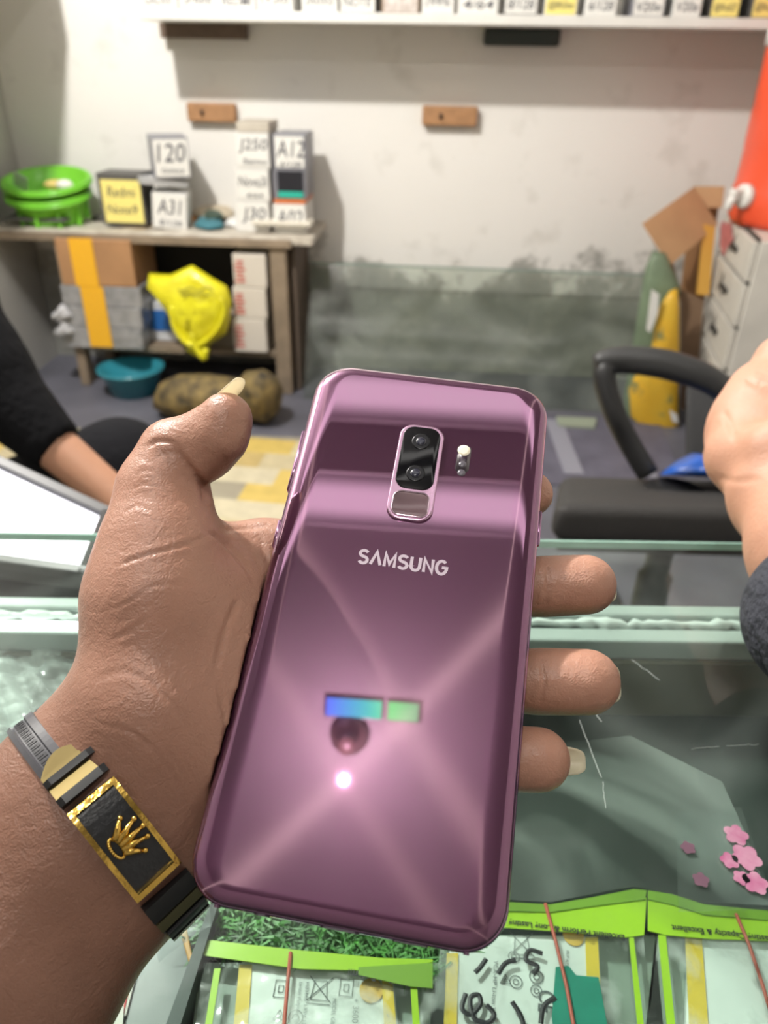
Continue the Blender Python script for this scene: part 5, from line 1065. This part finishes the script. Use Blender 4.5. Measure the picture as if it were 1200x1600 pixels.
body_mesh('body', R2, .0026, skin2, per2, [([(1128, 640), (1140, 660), (1150, 690)], 6, .001), ([(1120, 745), (1150, 752), (1190, 748)], 6, .0008), ([(1165, 590), (1178, 600), (1195, 600)], 5, .001)], 1, tone2)
navy = mat('navy_cloth', (.035, .038, .052), .8, bump=.5, bscale=160, var=.2, vscale=40)
def cloth(name, B_, m, parent, h): 
    V, F = B_.build(h); o = mesh(name, c2w(V), F, m, parent, True); return o
sl = Body(); s0_, s1_ = J(1300, 968, .315), J(1500, 1070, .268); sl.cone(s0_, s1_, .0345, .046); sl.cone(s1_, J(1800, 1260, .215), .046, .055, k=.02)
cdir = s1_-s0_; cdir /= np.linalg.norm(cdir); 
cloth('sleeve', sl, navy, per2, .004)
# ================================================================== SEATED PERSON AT THE LEFT
D3 = 1.0; L3 = Body()
L3.cone(J(-40, 590, D3), J(60, 676, D3), .034, .031); L3.cone(J(60, 676, D3), J(205, 800, D3), .031, .0245, k=.02)
L3.cone(J(205, 800, D3), J(262, 850, D3), .025, .032, k=.02, nrm=(0, .3, 1), flat=.6)
for i, (x, y) in enumerate(((330, 868), (322, 890), (308, 908), (290, 922))): L3.chain([(J(270+2*i, 850+9*i, D3), .012), (J((x+275)/2, (y+856)/2, D3-.012), .0105), (J(x, y, D3), .0085)], k=.006)
L3.chain([(J(240, 830, D3-.01), .014), (J(285, 835, D3-.03), .011), (J(315, 850, D3-.03), .009)], k=.008)
# neck and head of the seated person (outside the frame to the left)
L3.cone(J(-330, 395, 1.05), J(-330, 250, 1.05), .06, .055, k=.02); L3.cone(J(-325, 150, 1.05), J(-320, 90, 1.06), .085, .09, k=.03); L3.cone(J(-300, 175, .98), J(-300, 150, .98), .05, .05, k=.04)
L3.cone(J(-290, 140, .955), J(-285, 165, .94), .010, .016, k=.012); L3.cone(J(-430, 140, 1.06), J(-430, 160, 1.06), .02, .015, k=.01)
per3 = thing('person', 'seated person in black at the left edge, forearm reaching behind the hand', 'person', P(60, 700, D3))
# torso joins arm and neck so that the body is one continuous surface
L3.cone(J(-330, 420, 1.05), J(-330, 900, 1.10), .13, .14, k=.03); L3.cone(J(-300, 440, 1.04), J(-90, 470, 1.0), .05, .04, k=.03); L3.cone(J(-90, 470, 1.0), J(-40, 590, D3), .04, .034, k=.02)
body_mesh('body', L3, .006, skin_mat('mid_skin', (.52, .27, .165), (.30, .145, .085), .5), per3, (), 1, lambda px, py, co, N_: np.full(len(px), .6))
blc = mat('black_cloth', (.005, .005, .006), .95, spec=.15, bump=.4, bscale=90)
s3 = Body(); s3.cone(J(74, 686, D3), J(-40, 575, D3), .0395, .062); s3.cone(J(-40, 575, D3), J(-120, 440, 1.0), .062, .075, k=.03); s3.cone(J(-120, 440, 1.0), J(-300, 430, 1.04), .075, .09, k=.03)
s3.cone(J(-330, 430, 1.05), J(-330, 950, 1.10), .16, .17, k=.05)
cd3 = J(-40, 590, D3)-J(92, 702, D3); cd3 /= np.linalg.norm(cd3); c3_ = J(94, 701, D3); s3.cut.append(lambda X: -((X-c3_)@cd3))
cloth('sweater', s3, blc, per3, .007)
tr3 = Body(); tr3.cone(J(-300, 960, 1.10), J(190, 735, 1.17), .11, .075); tr3.cone(J(190, 735, 1.17), J(150, 960, 1.25), .072, .055, k=.03); tr3.cone(J(-300, 960, 1.12), J(120, 880, 1.05), .11, .08, k=.04)
cloth('trousers', tr3, mat('black_trousers', (.006, .006, .008), .9, spec=.2, bump=.3, bscale=60), per3, .008)
hr = Body(); hr.cone(J(-330, 70, 1.085), J(-325, 150, 1.10), .094, .088, k=.02); hr.cut.append(lambda X: X[:, 2]+1.045)
cloth('hair', hr, mat('black_hair', (.012, .010, .009), .6, bump=.8, bscale=220), per3, .007)
for x in (-352, -292):
    c = c2w(J(x, 112, .978)); e_ = lathe('eye', [(.0005, -.012), (.008, -.009), (.012, 0), (.008, .009), (.0005, .012)], c, mat('eye_white', (.7, .68, .64), .2), per3, 16)
    lathe('iris', [(.0005, -.005), (.004, -.004), (.0055, 0), (.004, .004), (.0005, .005)], c2w(J(x, 112, .968)), mat('iris_dark', (.02, .012, .008), .2), e_, 12)
